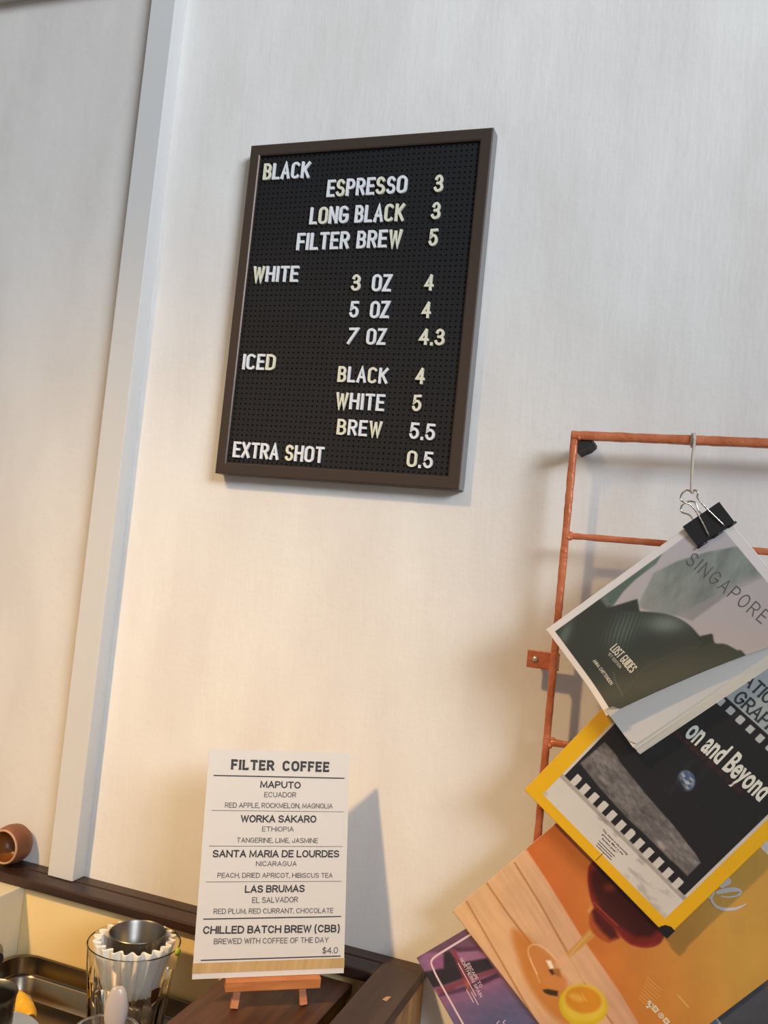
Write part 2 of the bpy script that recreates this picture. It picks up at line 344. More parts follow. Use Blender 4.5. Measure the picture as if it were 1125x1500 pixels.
class Paint:
    def __init__(s, sh, W, H, step=.0007, base=(255,255,255), u0=0, v0=0):
        s.sh = sh; s.nx = int((W-u0)/step)+1; s.ny = int((H-v0)/step)+1
        s.X, s.Y = np.meshgrid(np.linspace(u0, W, s.nx), np.linspace(v0, H, s.ny)); s.C = np.zeros(s.X.shape+(3,)); s.C[:] = base; s.st = step
        # photo coordinates of each grid point, to place gradients
        o = np.array(sh.o); P = o+s.X[..., None]*np.array(sh.u)+s.Y[..., None]*np.array(sh.v)
        q = (P-np.array(CAM)) @ np.array(RM); s.px = CX-FPX*q[..., 0]/q[..., 2]; s.py = CY+FPX*q[..., 1]/q[..., 2]
    def sm(s, pts):
        n = len(pts); q = [Vector((*p, 0)) for p in pts]; out = []
        for i in range(n):
            a, b, c, d = q[i-1], q[i], q[(i+1) % n], q[(i+2) % n]
            for t in (0, .25, .5, .75): v = .5*((2*b)+(-a+c)*t+(2*a-5*b+4*c-d)*t*t+(-a+3*b-3*c+d)*t**3); out.append((v.x, v.y))
        return out
    def mask(s, pts, soft=1.0): return np.clip(.5-sdf(pts, s.px, s.py)/(2*soft), 0, 1)
    def fill(s, pts, col, soft=1.0, alpha=1): s.put(s.mask(pts, soft)*alpha, col)
    def put(s, m, col):
        col = np.asarray(col, float)
        if col.ndim == 1: col = col[None, None, :]
        s.C = s.C*(1-m[..., None])+col*m[..., None]
    def line(s, pts, wd, col, alpha=1, soft=.8):
        d = line_sdf(pts, s.px, s.py); s.put(np.clip(.5-(d-wd/2)/(2*soft), 0, 1)*alpha, col)
    def ell(s, cx, cy, rx, ry, ang, col, soft=1.5, alpha=1):
        a = math.radians(ang); p = [(cx+rx*math.cos(t)*math.cos(a)-ry*math.sin(t)*math.sin(a), cy+rx*math.cos(t)*math.sin(a)+ry*math.sin(t)*math.cos(a)) for t in np.linspace(0, 2*PI, 40)[:-1]]
        s.fill(p, col, soft, alpha)
    def tint(s, nz, amt): s.C = np.clip(s.C*(1+(nz[..., None]-.5)*2*amt), 0, 255)
    def build(s, name, m, root, wmap=None, h=0, thick=0):
        nx, ny = s.nx, s.ny; U = s.X.copy(); 
        if wmap is not None: U = wmap(s.X, s.Y)
        Hh = np.full(U.shape, h, float)
        if s.sh.bend: Hh = Hh+np.vectorize(s.sh.bend)(U, s.Y)
        P = (np.array(s.sh.o)+U[..., None]*np.array(s.sh.u)+s.Y[..., None]*np.array(s.sh.v)+Hh[..., None]*np.array(s.sh.n)).reshape(-1, 3)
        i = np.arange(nx*ny).reshape(ny, nx); F = np.stack([i[:-1,:-1], i[:-1,1:], i[1:,1:], i[1:,:-1]], -1).reshape(-1, 4)
        if thick:
            # closed sheet: back face and rim
            P2 = P-np.array(s.sh.n)*thick; bd = np.concatenate([i[0,:-1], i[:-1,-1], i[-1,:0:-1], i[:0:-1,0]]); nb = np.roll(bd, -1); K = nx*ny
            Rf = np.stack([bd, bd+K, nb+K, nb], -1); cs = 6
            F = np.concatenate([F, F[:, ::-1]+K, Rf]); P = np.concatenate([P, P2]); nfront = (nx-1)*(ny-1)
        me = bpy.data.meshes.new(name); me.vertices.add(len(P)); me.vertices.foreach_set('co', P.ravel())
        me.loops.add(F.size); me.loops.foreach_set('vertex_index', F.ravel().astype(np.int32)); me.polygons.add(len(F))
        me.polygons.foreach_set('loop_start', np.arange(0, F.size, 4, dtype=np.int32)); me.update(calc_edges=True)
        if thick:
            mi = np.zeros(len(F), np.int32); mi[nfront:] = 1; me.polygons.foreach_set('material_index', mi)
        c = s.C.reshape(-1, 3)/255; c = np.where(c <= .04045, c/12.92, ((np.clip(c, 0, 1)+.055)/1.055)**2.4)
        if thick: c = np.concatenate([c, c])
        ca = me.color_attributes.new('print', 'FLOAT_COLOR', 'POINT'); ca.data.foreach_set('color', np.concatenate([c, np.ones((len(c), 1))], 1).astype(np.float32).ravel())
        me.polygons.foreach_set('use_smooth', np.concatenate([np.ones((nx-1)*(ny-1), bool), np.zeros(len(F)-(nx-1)*(ny-1), bool)]))
        o = link(name, me, [m, M_pages] if thick else m); adopt(o, root); return o
def slab_sheet(bm, sh, u0, u1, v0, v1, h0, h1):
    vs = [bm.verts.new(sh.P(a, b, h)) for h in (h0, h1) for a, b in ((u0,v0),(u1,v0),(u1,v1),(u0,v1))]
    for f in ((0,3,2,1),(4,5,6,7),(0,1,5,4),(1,2,6,5),(2,3,7,6),(3,0,4,7)): bm.faces.new([vs[i] for i in f])

# ================================================================== SETTING
DZ = .018; ZC = .93+DZ
ZL = 1.0832                       # top of the dado ledge
def struct(o): o['kind'] = 'structure'; return o
struct(obox('wall_back', (-.697, 1.4, 0, .12, ZL-.006, 3.2), M_wall, bev=0))
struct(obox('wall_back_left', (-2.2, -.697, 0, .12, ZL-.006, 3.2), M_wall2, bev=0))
struct(obox('wall_back_lower', (-2.2, -.262, -.034, .12, 0, ZL-.012), M_low, bev=0))
bm = bmesh.new(); box(bm, -.7155, -.6785, -.0235, .0005, ZL+.0002, 3.2, .0012); struct(fin('trim_1', bm, M_trunk))
struct(obox('unseen_shade_trim', (-1.6, -.745, -.03, 0, 2.228, 2.26), M_trunk))  # unseen trunking added above the view to shade the left wall's top
struct(obox('wall_back_right', (-.2425, 1.4, 0, .12, 0, ZL-.006), M_wall, bev=0))
struct(obox('floor', (-2.2, 1.4, -2.4, 0, -.05, 0), M_grey, bev=0))
# side panel left of the tray
struct(obox('trim_3', (-.790, -.7367, -.34, -.0342, ZC+.0002, 1.0708), M_side, bev=.002))
# dado ledge: two boards and the arm that turns into the room
led = empty('ledge', (-.75, -.02, ZL-.012), 'dark stained wooden ledge running along the white wall and turning towards the room', 'ledge')
obox('back_board', (-1.3, -.2405, -.0185, -.0004, ZL-.012, ZL+.0002), M_dark, led, .0008)
obox('front_board', (-1.3, -.285, -.0455, -.0187, ZL-.012, ZL-.0004), M_dark, led, .002)
obox('arm_board', (-.285, -.2405, -.46, -.0187, ZL-.012, ZL), M_darkY, led, .0012)
obox('arm_side', (-.262, -.2425, -.45, -.0005, ZC+.0002, ZL-.012), M_tan, led, .0008)
bm = bmesh.new()
c0 = PZ(568, 1463, ZL)
v = [bm.verts.new(PZ(*p, ZL+.0002)) for p in ((560,1464),(566,1460),(573,1460),(566,1467))]; bm.faces.new(v)
r_ = bmesh.ops.extrude_face_region(bm, geom=bm.faces[:]); bmesh.ops.translate(bm, verts=[e for e in r_['geom'] if isinstance(e, bmesh.types.BMVert)], vec=(0,0,.0002))
o = fin('chipped_patch', bm, M_rim, led); o['label'] = 'small pale chip in the dark wood'
# counter
tag(obox('counter', (-1.3, -.2, -.75, -.0344, ZC-.03, ZC), M_counter, bev=.002), 'counter top below the ledge carrying the steel tray', 'counter')
obox('counter_front', (-1.3, -.2, -.72, -.70, 0, ZC-.03), M_counter, bpy.data.objects['counter'], 0)
# knob on the side panel
bm = bmesh.new(); RX = Matrix.Rotation(PI/2, 4, 'Y'); lathe(bm, [(0,.0),(.0175,.0),(.0175,.003),(.010,.006),(.009,.010),(0,.010)], (-.7367,-.080,1.001), 28, RX)
kn = tag(fin('cable_outlet', bm, M_grey, smooth=False), 'round grey outlet on the cream side panel at the left edge, below the ledge', 'outlet'); smooth_by(kn)
bm = bmesh.new(); lathe(bm, [(0,.0101),(.0085,.0101),(.0085,.012),(0,.012)], (-.7367,-.080,1.001), 24, RX); o = fin('outlet_cap', bm, M_rubber, kn); o['label'] = 'dark centre of the outlet'

# ================================================================== LETTER BOARD
X0, X1, Z0, Z1 = -.5485, -.2505, 1.5846, 1.9827; D = .0205; FWd = .0135
lb = empty('letter_board', (-.4, -.001, Z0), 'black peg letter board menu in a bronze frame on the white wall', 'sign')
def mitre(name, corners, m_side):
    """frame bar with mitred ends: outer a-b, inner c-d"""
    bm = bmesh.new(); a, b, c, d = corners
    sec = [(-.0005,0), (-.0195,0), (-.0205,.001), (-.0205,FWd-.0015), (-.0195,FWd), (-.016,FWd), (-.016,.0005)]
    r1 = []; r2 = []
    for y, t in sec:
        s = t/FWd
        r1.append(bm.verts.new((a[0]+(d[0]-a[0])*s, y, a[1]+(d[1]-a[1])*s))); r2.append(bm.verts.new((b[0]+(c[0]-b[0])*s, y, b[1]+(c[1]-b[1])*s)))
    n = len(sec)
    for i in range(n): bm.faces.new((r1[i], r1[(i+1) % n], r2[(i+1) % n], r2[i]))
    bm.faces.new(r1); bm.faces.new(r2)
    o = fin(name, bm, [M_frame, m_side], lb); return o
i0, i1, j0, j1 = X0+FWd, X1-FWd, Z0+FWd, Z1-FWd; g = .00012
mitre('frame_bar', ((X0,Z1-0),(X1,Z1),(i1,j1),(i0,j1)), M_frame2)
mitre('frame_bar', ((X1,Z0),(X0,Z0),(i0,j0),(i1,j0)), M_frame2)
mitre('frame_bar', ((X0,Z0),(X0,Z1),(i0,j1),(i0,j0)), M_frame2)
mitre('frame_bar', ((X1,Z1),(X1,Z0),(i1,j0),(i1,j1)), M_frame2)
obox('frame_edge', (X1-.0002, X1+.0006, -.0196, -.0012, Z0+.0005, Z1-.0005), M_frame2, lb, 0)['label'] = 'silver grey outer edge of the frame'
# face with real holes
nx_, nz_ = 44, 60; fx0, fx1, fz0, fz1 = i0-.0005, i1+.0005, j0-.0005, j1+.0005; yf = -.0165
V = []; F = []; px_ = (fx1-fx0)/nx_; pz_ = (fz1-fz0)/nz_
for j in range(nz_+1):
    for i in range(nx_+1): V.append((fx0+i*px_, yf, fz0+j*pz_))
for j in range(nz_):
    for i in range(nx_):
        cx_ = fx0+(i+.5)*px_; cz_ = fz0+(j+.5)*pz_; h_ = .00098; b = len(V)
        for yy in (yf, yf+.0016):
            for dx, dz in ((-h_,-h_),(h_,-h_),(h_,h_),(-h_,h_)): V.append((cx_+dx, yy, cz_+dz))
        q = [j*(nx_+1)+i, j*(nx_+1)+i+1, (j+1)*(nx_+1)+i+1, (j+1)*(nx_+1)+i]
        for k in range(4):
            k2 = (k+1) % 4; F.append((q[k], q[k2], b+k2, b+k)); F.append((b+k, b+k2, b+4+k2, b+4+k))
        F.append((b+4, b+5, b+6, b+7))
me = bpy.data.meshes.new('peg_panel'); me.from_pydata(V, [], F); me.update(); adopt(link('peg_panel', me, M_peg), lb)
obox('backing', (i0-.0004, i1+.0004, -.013, -.001, j0-.0004, j1+.0004), M_peg, lb, 0)
# letters: text, photo x of left end and right end, baseline y at both, cap height px, colours (c = cream, w = white)
bsh = Sheet((X0, yf, Z0), (1,0,0), (0,0,1))
LB = [('BLACK', (386,265), (454,262), 24, 'cwwwwc'[:5]), ('ESPRESSO', (479,290), (596,284), 25, 'wcwwwcww'), ('3', (636,283), (649,282), 25, 'c'),
 ('LONG BLACK', (454,330), (592,325), 25, 'wcwwwwwcc'), ('3', (632,323), (645,322), 25, 'c'),
 ('FILTER BREW', (435,368), (588,363), 25, 'wwwwwwwwwc'), ('5', (628,362), (641,361), 25, 'c'),
 ('WHITE', (371,414), (437,414), 23, 'cwwww'), ('3', (515,427), (528,427), 24, 'c'), ('OZ', (545,428), (573,428), 25, 'ww'), ('4', (622,427), (635,427), 24, 'c'),
 ('5', (512,466), (525,466), 24, 'w'), ('OZ', (542,467), (570,467), 25, 'ww'), ('4', (618,467), (631,467), 24, 'c'),
 ('7', (507,505), (521,505), 24, 'w'), ('OZ', (537,506), (565,506), 24, 'ww'), ('4.3', (614,506), (651,507), 24, 'ccc'),
 ('ICED', (356,542), (403,543), 23, 'wwwc'), ('BLACK', (495,560), (568,563), 23, 'cwwcw'), ('4', (609,563), (622,564), 24, 'c'),
 ('WHITE', (492,599), (563,603), 24, 'cwwww'), ('5', (604,603), (617,603), 24, 'c'), ('BREW', (494,637), (559,641), 23, 'cwwc'), ('5.5', (600,643), (637,646), 24, 'www'),
 ('EXTRA SHOT', (342,670), (474,679), 23, 'wwwwwcwww'), ('0.5', (596,684), (634,687), 24, 'cww')]
cnt = {}
for txt, p0, p1, cpx, cols in LB:
    a = Vector(bsh.uv(*p0)); b = Vector(bsh.uv(*p1)); t = Vector(bsh.uv(p0[0]+cpx*.1, p0[1]-cpx)); cap = t.y-a.y; wt = .15
    out, tot = layout(txt, .46, .25, .24, .36)
    ln = (b-a).length; d = (b-a).normalized(); e = Vector((0, 1)); k = (ln-wt*cap)/(tot*cap) if tot > 0 else 1
    for (ch, x0, wch), cc in zip(out, cols):
        bm = bmesh.new(); hw = wt*cap/2
        for pts, cl in glyph(ch, .24)[1]:
            it = .22 if ch == '7' and txt == '7' else 0
            q = [((x0+wch*px)*cap*k+hw+it*py*cap-it*.3*cap, hw+py*(cap-2*hw)) for px, py in pts]
            if ch == '.': q = [(q[0][0], .02*cap+hw-.001), (q[0][0], .02*cap+hw+.0002)]
            ribbon(bm, q, cl, hw, lambda x, y, z: bsh.P(*(a+d*x+e*y), .0002+z), ext=hw*.9, depth=.0026+random.uniform(-.0002,.0004))
        kind = 'numeral' if ch.isdigit() else ('decimal_point' if ch == '.' else 'letter')
        o = fin(kind, bm, M_cream if cc == 'c' else M_white, lb)

# ================================================================== COPPER FRAME
YR = -.0400; hr = .0034; YT = -.0265
RX0 = PY(797,1120,YR).x; RX1 = PY(841,650,YR).x; ZT0 = PY(843,638,YR).z; ZR1 = PY(835,785,YR).z; ZR3 = PY(803,1087,YR).z
rk = empty('wall_rack', (RX0, YR, ZT0), 'copper orange painted metal grid rack on the wall carrying clipped magazines', 'rack')
def rod(name, a, b, hx, hz, seedv=0, sag=True):
    """square rod with slightly lumpy paint"""
    a = Vector(a); b = Vector(b); t = (b-a).normalized(); s = t.cross(Vector((0,1,0))).normalized(); q = s.cross(t); n = max(int((b-a).length/.006), 2)
    bm = bmesh.new(); r = random.Random(seedv); rings = []; ch = .3
    for i in range(n+1):
        p = a+(b-a)*i/n; w1 = hx*(1+r.uniform(-.07,.10)); w2 = hz*(1+r.uniform(-.07,.10))
        rings.append([bm.verts.new(p+s*w1*x+q*w2*y) for x, y in ((-1,-1+ch),(-1,1-ch),(-1+ch,1),(1-ch,1),(1,1-ch),(1,-1+ch),(1-ch,-1),(-1+ch,-1))])
    for i in range(n):
        for j in range(8): bm.faces.new((rings[i][j], rings[i][(j+1) % 8], rings[i+1][(j+1) % 8], rings[i+1][j]))
    bm.faces.new(rings[0]); bm.faces.new(rings[-1])
    return smooth_by(fin(name, bm, M_copper, rk), 50)
rod('upright', (RX0-.001, YR, .96), (RX1, YR, ZT0+.004), hr, hr, 1)
rod('upright', (.30, YR, .96), (.30, YR, ZT0+.004), hr, hr, 9)
rod('top_rail', (RX1-.002, YR, ZT0), (.302, YR, PY(1125,649.5,YR).z+.001), .0042, .0042, 2)
for k, z in enumerate((ZR1, (ZR1+ZR3)/2, ZR3, ZR3-.102, ZR3-.204, ZR3-.306)):
    rod('cross_rail', (RX0+.001, YR+.001, z), (.30, YR+.001, z+.001), .0030, .0030, 3+k)
for k, z in enumerate((ZR1, ZR3, ZT0)):     # weld beads
    bm = bmesh.new()
    for q in range(5):
        r_ = bmesh.ops.create_icosphere(bm, subdivisions=2, radius=random.uniform(.0018,.0030)); off = Vector((RX0+.004+random.uniform(-.001,.003), YR-.001+random.uniform(-.0015,.001), z+random.uniform(-.0035,.0035)))
        bmesh.ops.translate(bm, verts=r_['verts'], vec=off)
    fin('weld_bead', bm, M_copper, rk, True)
# fixing tabs with screws and spacers
def tab(x0, x1, zc, first):
    bm = bmesh.new(); box(bm, x0, x1, YT-.0016, YT+.0016, zc-.0088, zc+.0088, .0008); tb = fin('fixing_tab', bm, M_copper, rk)
    sx = x0+.0085 if first else x1-.0085
    bm = bmesh.new(); lathe(bm, [(0,0),(.0032,0),(.0032,.0008),(.0022,.0016),(0,.0018)], (sx, YT-.0016, zc), 20, Matrix.Rotation(PI/2, 4, 'X')); s_ = fin('screw', bm, M_screw, tb, True); s_.parent = tb; s_.matrix_parent_inverse = tb.matrix_world.inverted(); s_['label'] = 'pale screw head'
    bm = bmesh.new(); lathe(bm, [(0,0),(.004,0),(.004,.0249),(0,.0249)], (sx, .0002, zc), 16, Matrix.Rotation(PI/2, 4, 'X')); fin('spacer', bm, M_copper, rk)
bpy.context.view_layer.update()
tab(PY(772,965,YT).x, RX0+.004, PY(780,965,YT).z, True); tab(.297, .328, 1.418, False)
for x in (RX0+.001, .30):
    bm = bmesh.new(); box(bm, x-.003, x+.003, YR+.002, YT+.001, 1.411, 1.425, .0005); fin('stand_off', bm, M_copper, rk)
bm = bmesh.new(); pts = [(0,0),(.0150,0),(.0148,-.0032),(.0105,-.0075),(.004,-.0105),(0,-.0128)]
vs = [bm.verts.new((RX1+.003+x, YR-.001, ZT0-.0035+z)) for x, z in pts]; vb = [bm.verts.new((RX1+.003+x, -.0005, ZT0-.0035+z)) for x, z in pts]
bm.faces.new(vs); bm.faces.new(vb)
for i in range(6): bm.faces.new((vs[i], vs[(i+1)%6], vb[(i+1)%6], vb[i]))
fin('corner_pad', bm, M_rubber, rk)['label'] = 'black rubber pad in the upper corner'

# ================================================================== LEAFLET AND BLUE MAGAZINE (behind), FOOD MAGAZINE
def sheet_from(pbl, pbr, ptl, y):
    a = PY(*pbl, y); return Sheet(a, PY(*pbr, y)-a, PY(*ptl, y)-a)
def mag(root_label, cat, name, sh, W, H, thick):
    c = sh.P(W/2, 0, 0); rt = empty(name, c, root_label, cat); return rt
def body(sh, rt, W, H, t, n=5, inset=.0015):
    for k in range(n):
        a = -t*(k)/n-.0004; bm = bmesh.new(); e = random.uniform(.0002, .0014)
        slab_sheet(bm, sh, inset*.3+e*.4, W-e, e*.8, H-.001, a-t/n*.93, a); fin('page_bundle', bm, M_pages, rt)
    bm = bmesh.new(); slab_sheet(bm, sh, 0, W, 0, H, -t-.0010, -t-.0005); fin('back_cover', bm, M_paper, rt)

# --- purple leaflet
s1 = sheet_from((610,1403), (665,1500), (677,1358), -.0475); W1, H1 = .105, .20
s1.v = s1.v  # right angle kept by Sheet
rt = mag('purple travel leaflet with white rounded line border, at the lower left under the orange magazine', 'leaflet', 'travel_leaflet', s1, W1, H1, .001)
P = Paint(s1, W1, H1, .0006, (112,82,106))
g7 = lambda pts: [(600+x/5.625, 1350+y/5.625) for x, y in pts]
t_ = np.clip((P.py-1395)/110, 0, 1)[..., None]; P.C = (1-t_)*np.array((142,104,140))+t_*np.array((92,98,136))
P.fill(g7([(130,260),(350,240),(600,200),(800,500),(500,640),(260,700),(150,480)]), (150,104,142), 3)
P.fill(g7([(40,300),(450,30),(620,230),(620,250),(120,260),(80,320)]), (112,82,104), 2)
P.fill(g7([(180,345),(290,250),(290,380),(200,390)]), (146,92,134), 2); P.fill(g7([(370,250),(560,240),(620,300),(420,330)]), (158,112,148), 2)
P.fill(g7([(110,415),(280,385),(280,250),(330,245),(420,340),(640,300),(700,390),(500,450),(440,470),(300,520),(180,550)]), (54,50,58), 2)
P.fill(g7([(350,215),(560,205),(570,235),(400,250)]), (96,62,88), 2)
P.fill(g7([(210,560),(440,470),(700,390),(720,415),(480,500),(260,610)]), (128,72,86), 2); P.fill(g7([(340,230),(380,240),(520,540),(470,540)]), (140,66,78), 2)
P.fill(g7([(270,590),(470,530),(720,420),(750,455),(520,560),(350,600),(220,620)]), (80,54,78), 2); P.fill(g7([(455,490),(490,500),(500,560),(470,570)]), (176,98,78), 2)
P.fill(g7([(240,640),(400,580),(560,560),(900,420),(1100,900),(700,1100),(400,900)]), (132,98,134), 8, .6); P.fill(g7([(500,760),(900,640),(1100,900),(900,1200),(600,1000)]), (92,98,136), 20, .8)
P.tint(vnoise(P.px, P.py, 14, 6, .4, 3), .07)
P.build('cover', attr_mat('leaflet_print', .35), rt, thick=.0006)
bm = bmesh.new(); bd = [s1.uv(600+x/5.625, 1350+y/5.625) for x, y in ((560,70),(480,120),(300,230),(215,285),(185,315),(180,345),(195,385),(240,480),(440,840),(520,990))]
ribbon(bm, [tuple(q)[:2] for q in smooth_path([(x, y, 0) for x, y in bd], 4)], False, .0010, lambda x, y, z: s1.P(x, y, .0003)); flat('border_line', bm, mat('leaflet_white', (226,200,206), .5), rt)
bm = bmesh.new(); q7 = lambda x, y: (600+x/5.625, 1350+y/5.625)
M_lt = mat('leaflet_text_white', (218,196,208), .5); write(bm, s1, 'ESCAPE TO', q7(468,350), q7(580,545), .0036, .16, .75, .3); flat('text_line', bm, M_lt, rt); bm = bmesh.new(); write(bm, s1, 'NORTHERN SPAIN', q7(412,308), q7(580,625), .0036, .16, .75, .3); flat('text_line', bm, M_lt, rt); bm = bmesh.new()
for k, (x, y, L_) in enumerate(((400,340,310),(470,560,120),(510,580,120))):
    bm = bmesh.new(); ribbon(bm, [s1.uv(*q7(x, y)), s1.uv(*q7(x+L_*.48, y+L_*.88))], False, .00045, lambda x, y, z: s1.P(x, y, .0003)); flat('text_rule', bm, M_lt, rt)
for x, y in ((715,835),(765,828)): bm = bmesh.new(); write(bm, s1, 'L', q7(x, y), q7(x+18, y+22), .004, .2); flat('small_text', bm, M_lt, rt)

# --- blue grey magazine at the right
o2 = Sheet(PY(1010,1560,-.0475), s1.u*1+Vector((0.05,0,-.02)), s1.v)
s2 = Sheet(PY(900,1560,-.0475), PY(960,1640,-.0475)-PY(900,1560,-.0475), PY(1000,1480,-.0475)-PY(900,1560,-.0475)); W2, H2 = .17, .25
rt = mag('dark blue grey magazine with thin white line, behind the orange magazine, lower right corner', 'magazine', 'blue_magazine', s2, W2, H2, .002)
P = Paint(s2, W2, H2, .001, (74,78,88)); g8 = lambda pts: [(900+x/5, 1250+y/5) for x, y in pts]
P.fill(g8([(1000,830),(1200,560),(1400,900),(1125,1000)]), (104,90,84), 6); P.fill(g8([(520,1260),(685,1115),(775,1250),(900,1500),(500,1500)]), (92,122,144), 2)
P.line(g8([(660,1080),(775,1250),(900,1440)]), 2, (200,206,212)); P.tint(vnoise(P.px, P.py, 20, 20, 0, 5), .08)
P.build('cover', attr_mat('blue_magazine_print', .4), rt, thick=.0006)

# --- orange food and drink magazine
s3 = sheet_from((663,1335), (790,1500), (805,1205), -.0520); W3, H3 = .21, .27
rt = mag('orange magazine cover showing a cocktail glass and half a lemon on pale boards', 'magazine', 'drinks_magazine', s3, W3, H3, .003)
P = Paint(s3, W3, H3, .0008, (202,150,66)); c7 = lambda pts: [(720+x/4.018, 1280+y/4.018) for x, y in pts]; c3 = lambda pts: [(600+x/2.143, 1180+y/2.143) for x, y in pts]
t_ = np.clip((P.px-780-(P.py-1250)*.25)/260, 0, 1)[..., None]; P.C = (1-t_)*np.array((204,108,52))+t_*np.array((206,160,76))
bd_ = np.clip((P.py-1380)/160, 0, 1)[..., None]*.5*(1-t_); P.C = P.C*(1-bd_)+bd_*np.array((208,138,52))
wood = [(640,1330),(725,1230),(762,1206),(770,1243),(803,1293),(850,1370),(905,1450),(935,1500),(1000,1610),(800,1640)]
m_ = P.mask(wood, 1.5); P.put(m_, (224,180,136))
P.put(m_*np.clip((P.px-700)/240, 0, 1)*.8, (208,160,134)); P.put(m_*np.clip((1330-(P.py+(P.px-663)*.9))/90+.1, 0, 1)*.6, (226,150,96))
nz = vnoise(P.px, P.py, 60, 5, math.radians(57), 8); P.C = P.C*(1+(m_*(nz-.5)*.12)[..., None])
for pts, wd, al in (([(683,1320),(735,1410),(787,1500),(830,1580)], 2.0, .7), ([(712,1292),(745,1340),(785,1392)], 2.4, .7), ([(754,1264),(790,1322),(833,1399),(854,1437),(899,1502),(950,1580)], 2.0, .75)):
    P.line(pts, wd, (150,92,44), al, 1.0)
P.fill(P.sm(c7([(120,330),(200,360),(250,410),(330,480),(420,600),(450,700),(470,900),(380,850),(290,760),(210,640),(150,480)])), (200,122,48), 5, .8)
P.fill(P.sm(c7([(240,420),(330,470),(430,610),(420,680),(330,660),(270,580),(225,480)])), (208,136,76), 3, .9)
P.line([tuple(v)[:2] for v in smooth_path([(*p, 0) for p in c7([(270,590),(235,520),(215,450),(240,418),(290,425),(360,480),(430,570),(470,630)])], 4)], 1.6, (246,206,160), .8)
P.line(c7([(285,640),(255,570),(228,500)]), 1.2, (250,220,180), .6)
P.fill(c7([(430,470),(460,460),(500,500),(540,580),(560,640),(500,650),(420,600),(370,540),(390,500)]), (226,182,140), 3, .8)
P.fill(c7([(320,510),(350,510),(370,560),(345,560)]), (250,240,226), 1.2); P.fill(c7([(335,565),(360,560),(375,590),(355,595)]), (80,50,34), 1.2); P.fill(c7([(360,560),(400,560),(410,610),(380,600)]), (170,108,60), 2)
P.fill(c7([(385,500),(430,480),(440,520),(400,545)]), (232,176,140), 2)
P.fill(c7([(575,325),(610,365),(560,410),(500,460),(455,492),(438,470),(490,420)]), (206,152,80), 1.5); P.line(c7([(580,350),(520,410),(460,480)]), 1.6, (226,186,128), .8)
P.fill(c7([(575,235),(600,190),(700,240),(760,380),(690,408),(640,385),(600,350),(575,300)]), (172,84,44), 1.5); P.fill(c7([(590,215),(620,190),(720,290),(745,375),(700,385),(650,340),(605,280)]), (82,32,28), 3)
P.fill(c7([(575,235),(560,220),(580,190),(600,200)]), (214,150,80), 1.5)
bowl = [(868,1262),(861,1280),(862,1300),(868,1324),(884,1345),(902,1362),(918,1380),(935,1387),(950,1388),(964,1384),(972,1374),(985,1340),(960,1290),(910,1240)]
P.fill(P.sm(bowl), (122,40,32), 1.5); P.fill([(866,1278),(866,1300),(882,1335),(905,1355),(930,1372),(955,1372),(975,1350),(950,1300),(900,1250)], (70,28,26), 4); P.ell(893,1300,8,6,0,(130,56,38),4,.8)
P.line([(870,1322),(888,1340),(905,1356)], 1.6, (190,90,52), .7); P.line([(905,1368),(925,1383),(945,1386),(962,1382)], 2, (168,46,52), .7)
P.fill(c7([(300,682),(330,678),(392,690),(388,722),(340,712),(312,700)]), (66,52,34), 1.2)
P.ell(720+540/4.018, 1280+775/4.018, 36, 30, 12, (212,182,40), 1.2); P.ell(720+540/4.018, 1280+760/4.018, 33, 27, 12, (224,194,66), 3); P.ell(720+540/4.018, 1280+742/4.018, 27, 19.5, 12, (214,142,44), 2.5); P.ell(720+500/4.018, 1280+728/4.018, 11, 5, 20, (234,184,96), 3, .7)
P.line(c7([(530,700),(560,750)]), 1.5, (236,190,110), .6)
nz = vnoise(P.px, P.py, 30, 30, 0, 12); P.tint(nz, .04)
P.build('cover', attr_mat('drinks_magazine_print', .32), rt, thick=.0006); body(s3, rt, W3, H3, .003, 3)
bm = bmesh.new(); z8 = lambda x, y: s3.uv(900+x/5, 1250+y/5)
def brush(pts, ws, lift=.0003):
    q = [v.to_2d() for v in smooth_path([(*z8(x, y), 0) for x, y in pts], 5)]; n = len(q); prev = None
    for i in range(n):
        d_ = (q[min(i+1, n-1)]-q[max(i-1, 0)]).normalized(); m_ = Vector((-d_.y, d_.x))*np.interp(i/(n-1), np.linspace(0, 1, len(ws)), ws)/2
        cur = (bm.verts.new(s3.P(*(q[i]+m_), lift)), bm.verts.new(s3.P(*(q[i]-m_), lift)))
        if prev: bm.faces.new((prev[0], prev[1], cur[1], cur[0]))
        prev = cur
brush([(745,290),(800,275),(860,265),(915,268),(925,290),(890,312),(830,320),(780,312)], [.0028,.004,.0038,.002,.0016,.0014,.0012])
brush([(735,285),(712,320),(722,360),(760,395),(815,408),(880,405),(930,388),(965,368)], [.0014,.0022,.0022,.003,.0028,.0018,.0008], .00036)
brush([(770,240),(800,215),(830,200),(852,195)], [.005,.007,.0065,.004], .00042)
brush([(700,330),(660,260),(640,180),(700,120)], [.002,.003,.004,.003], .00048); flat('title_lettering', bm, mat('title_pale', (204,204,206), .5), rt)
bm = bmesh.new(); rr = random.Random(4)
for k in range(7):
    a = (250+k*14-10, 905+k*28) ; p = z8(210+k*6+40*0, 1040+k*0)
for k in range(8):     # small print, set along the cover
    x, y = 240-(k*9), 905+k*22; L_ = rr.uniform(120, 190); ribbon(bm, [z8(x, y), z8(x+L_*.78, y+L_*.70)], False, .00022, lambda x, y, z: s3.P(x, y, .0003))
ribbon(bm, [z8(462,1035), z8(545,1130)], False, .0006, lambda x, y, z: s3.P(x, y, .0003))
flat('small_print', bm, mat('small_print_pale', (224,184,104), .5), rt)
bm = bmesh.new(); bfont(bm, s3, 'f', (945,1473), (951,1480), .0055, .02)
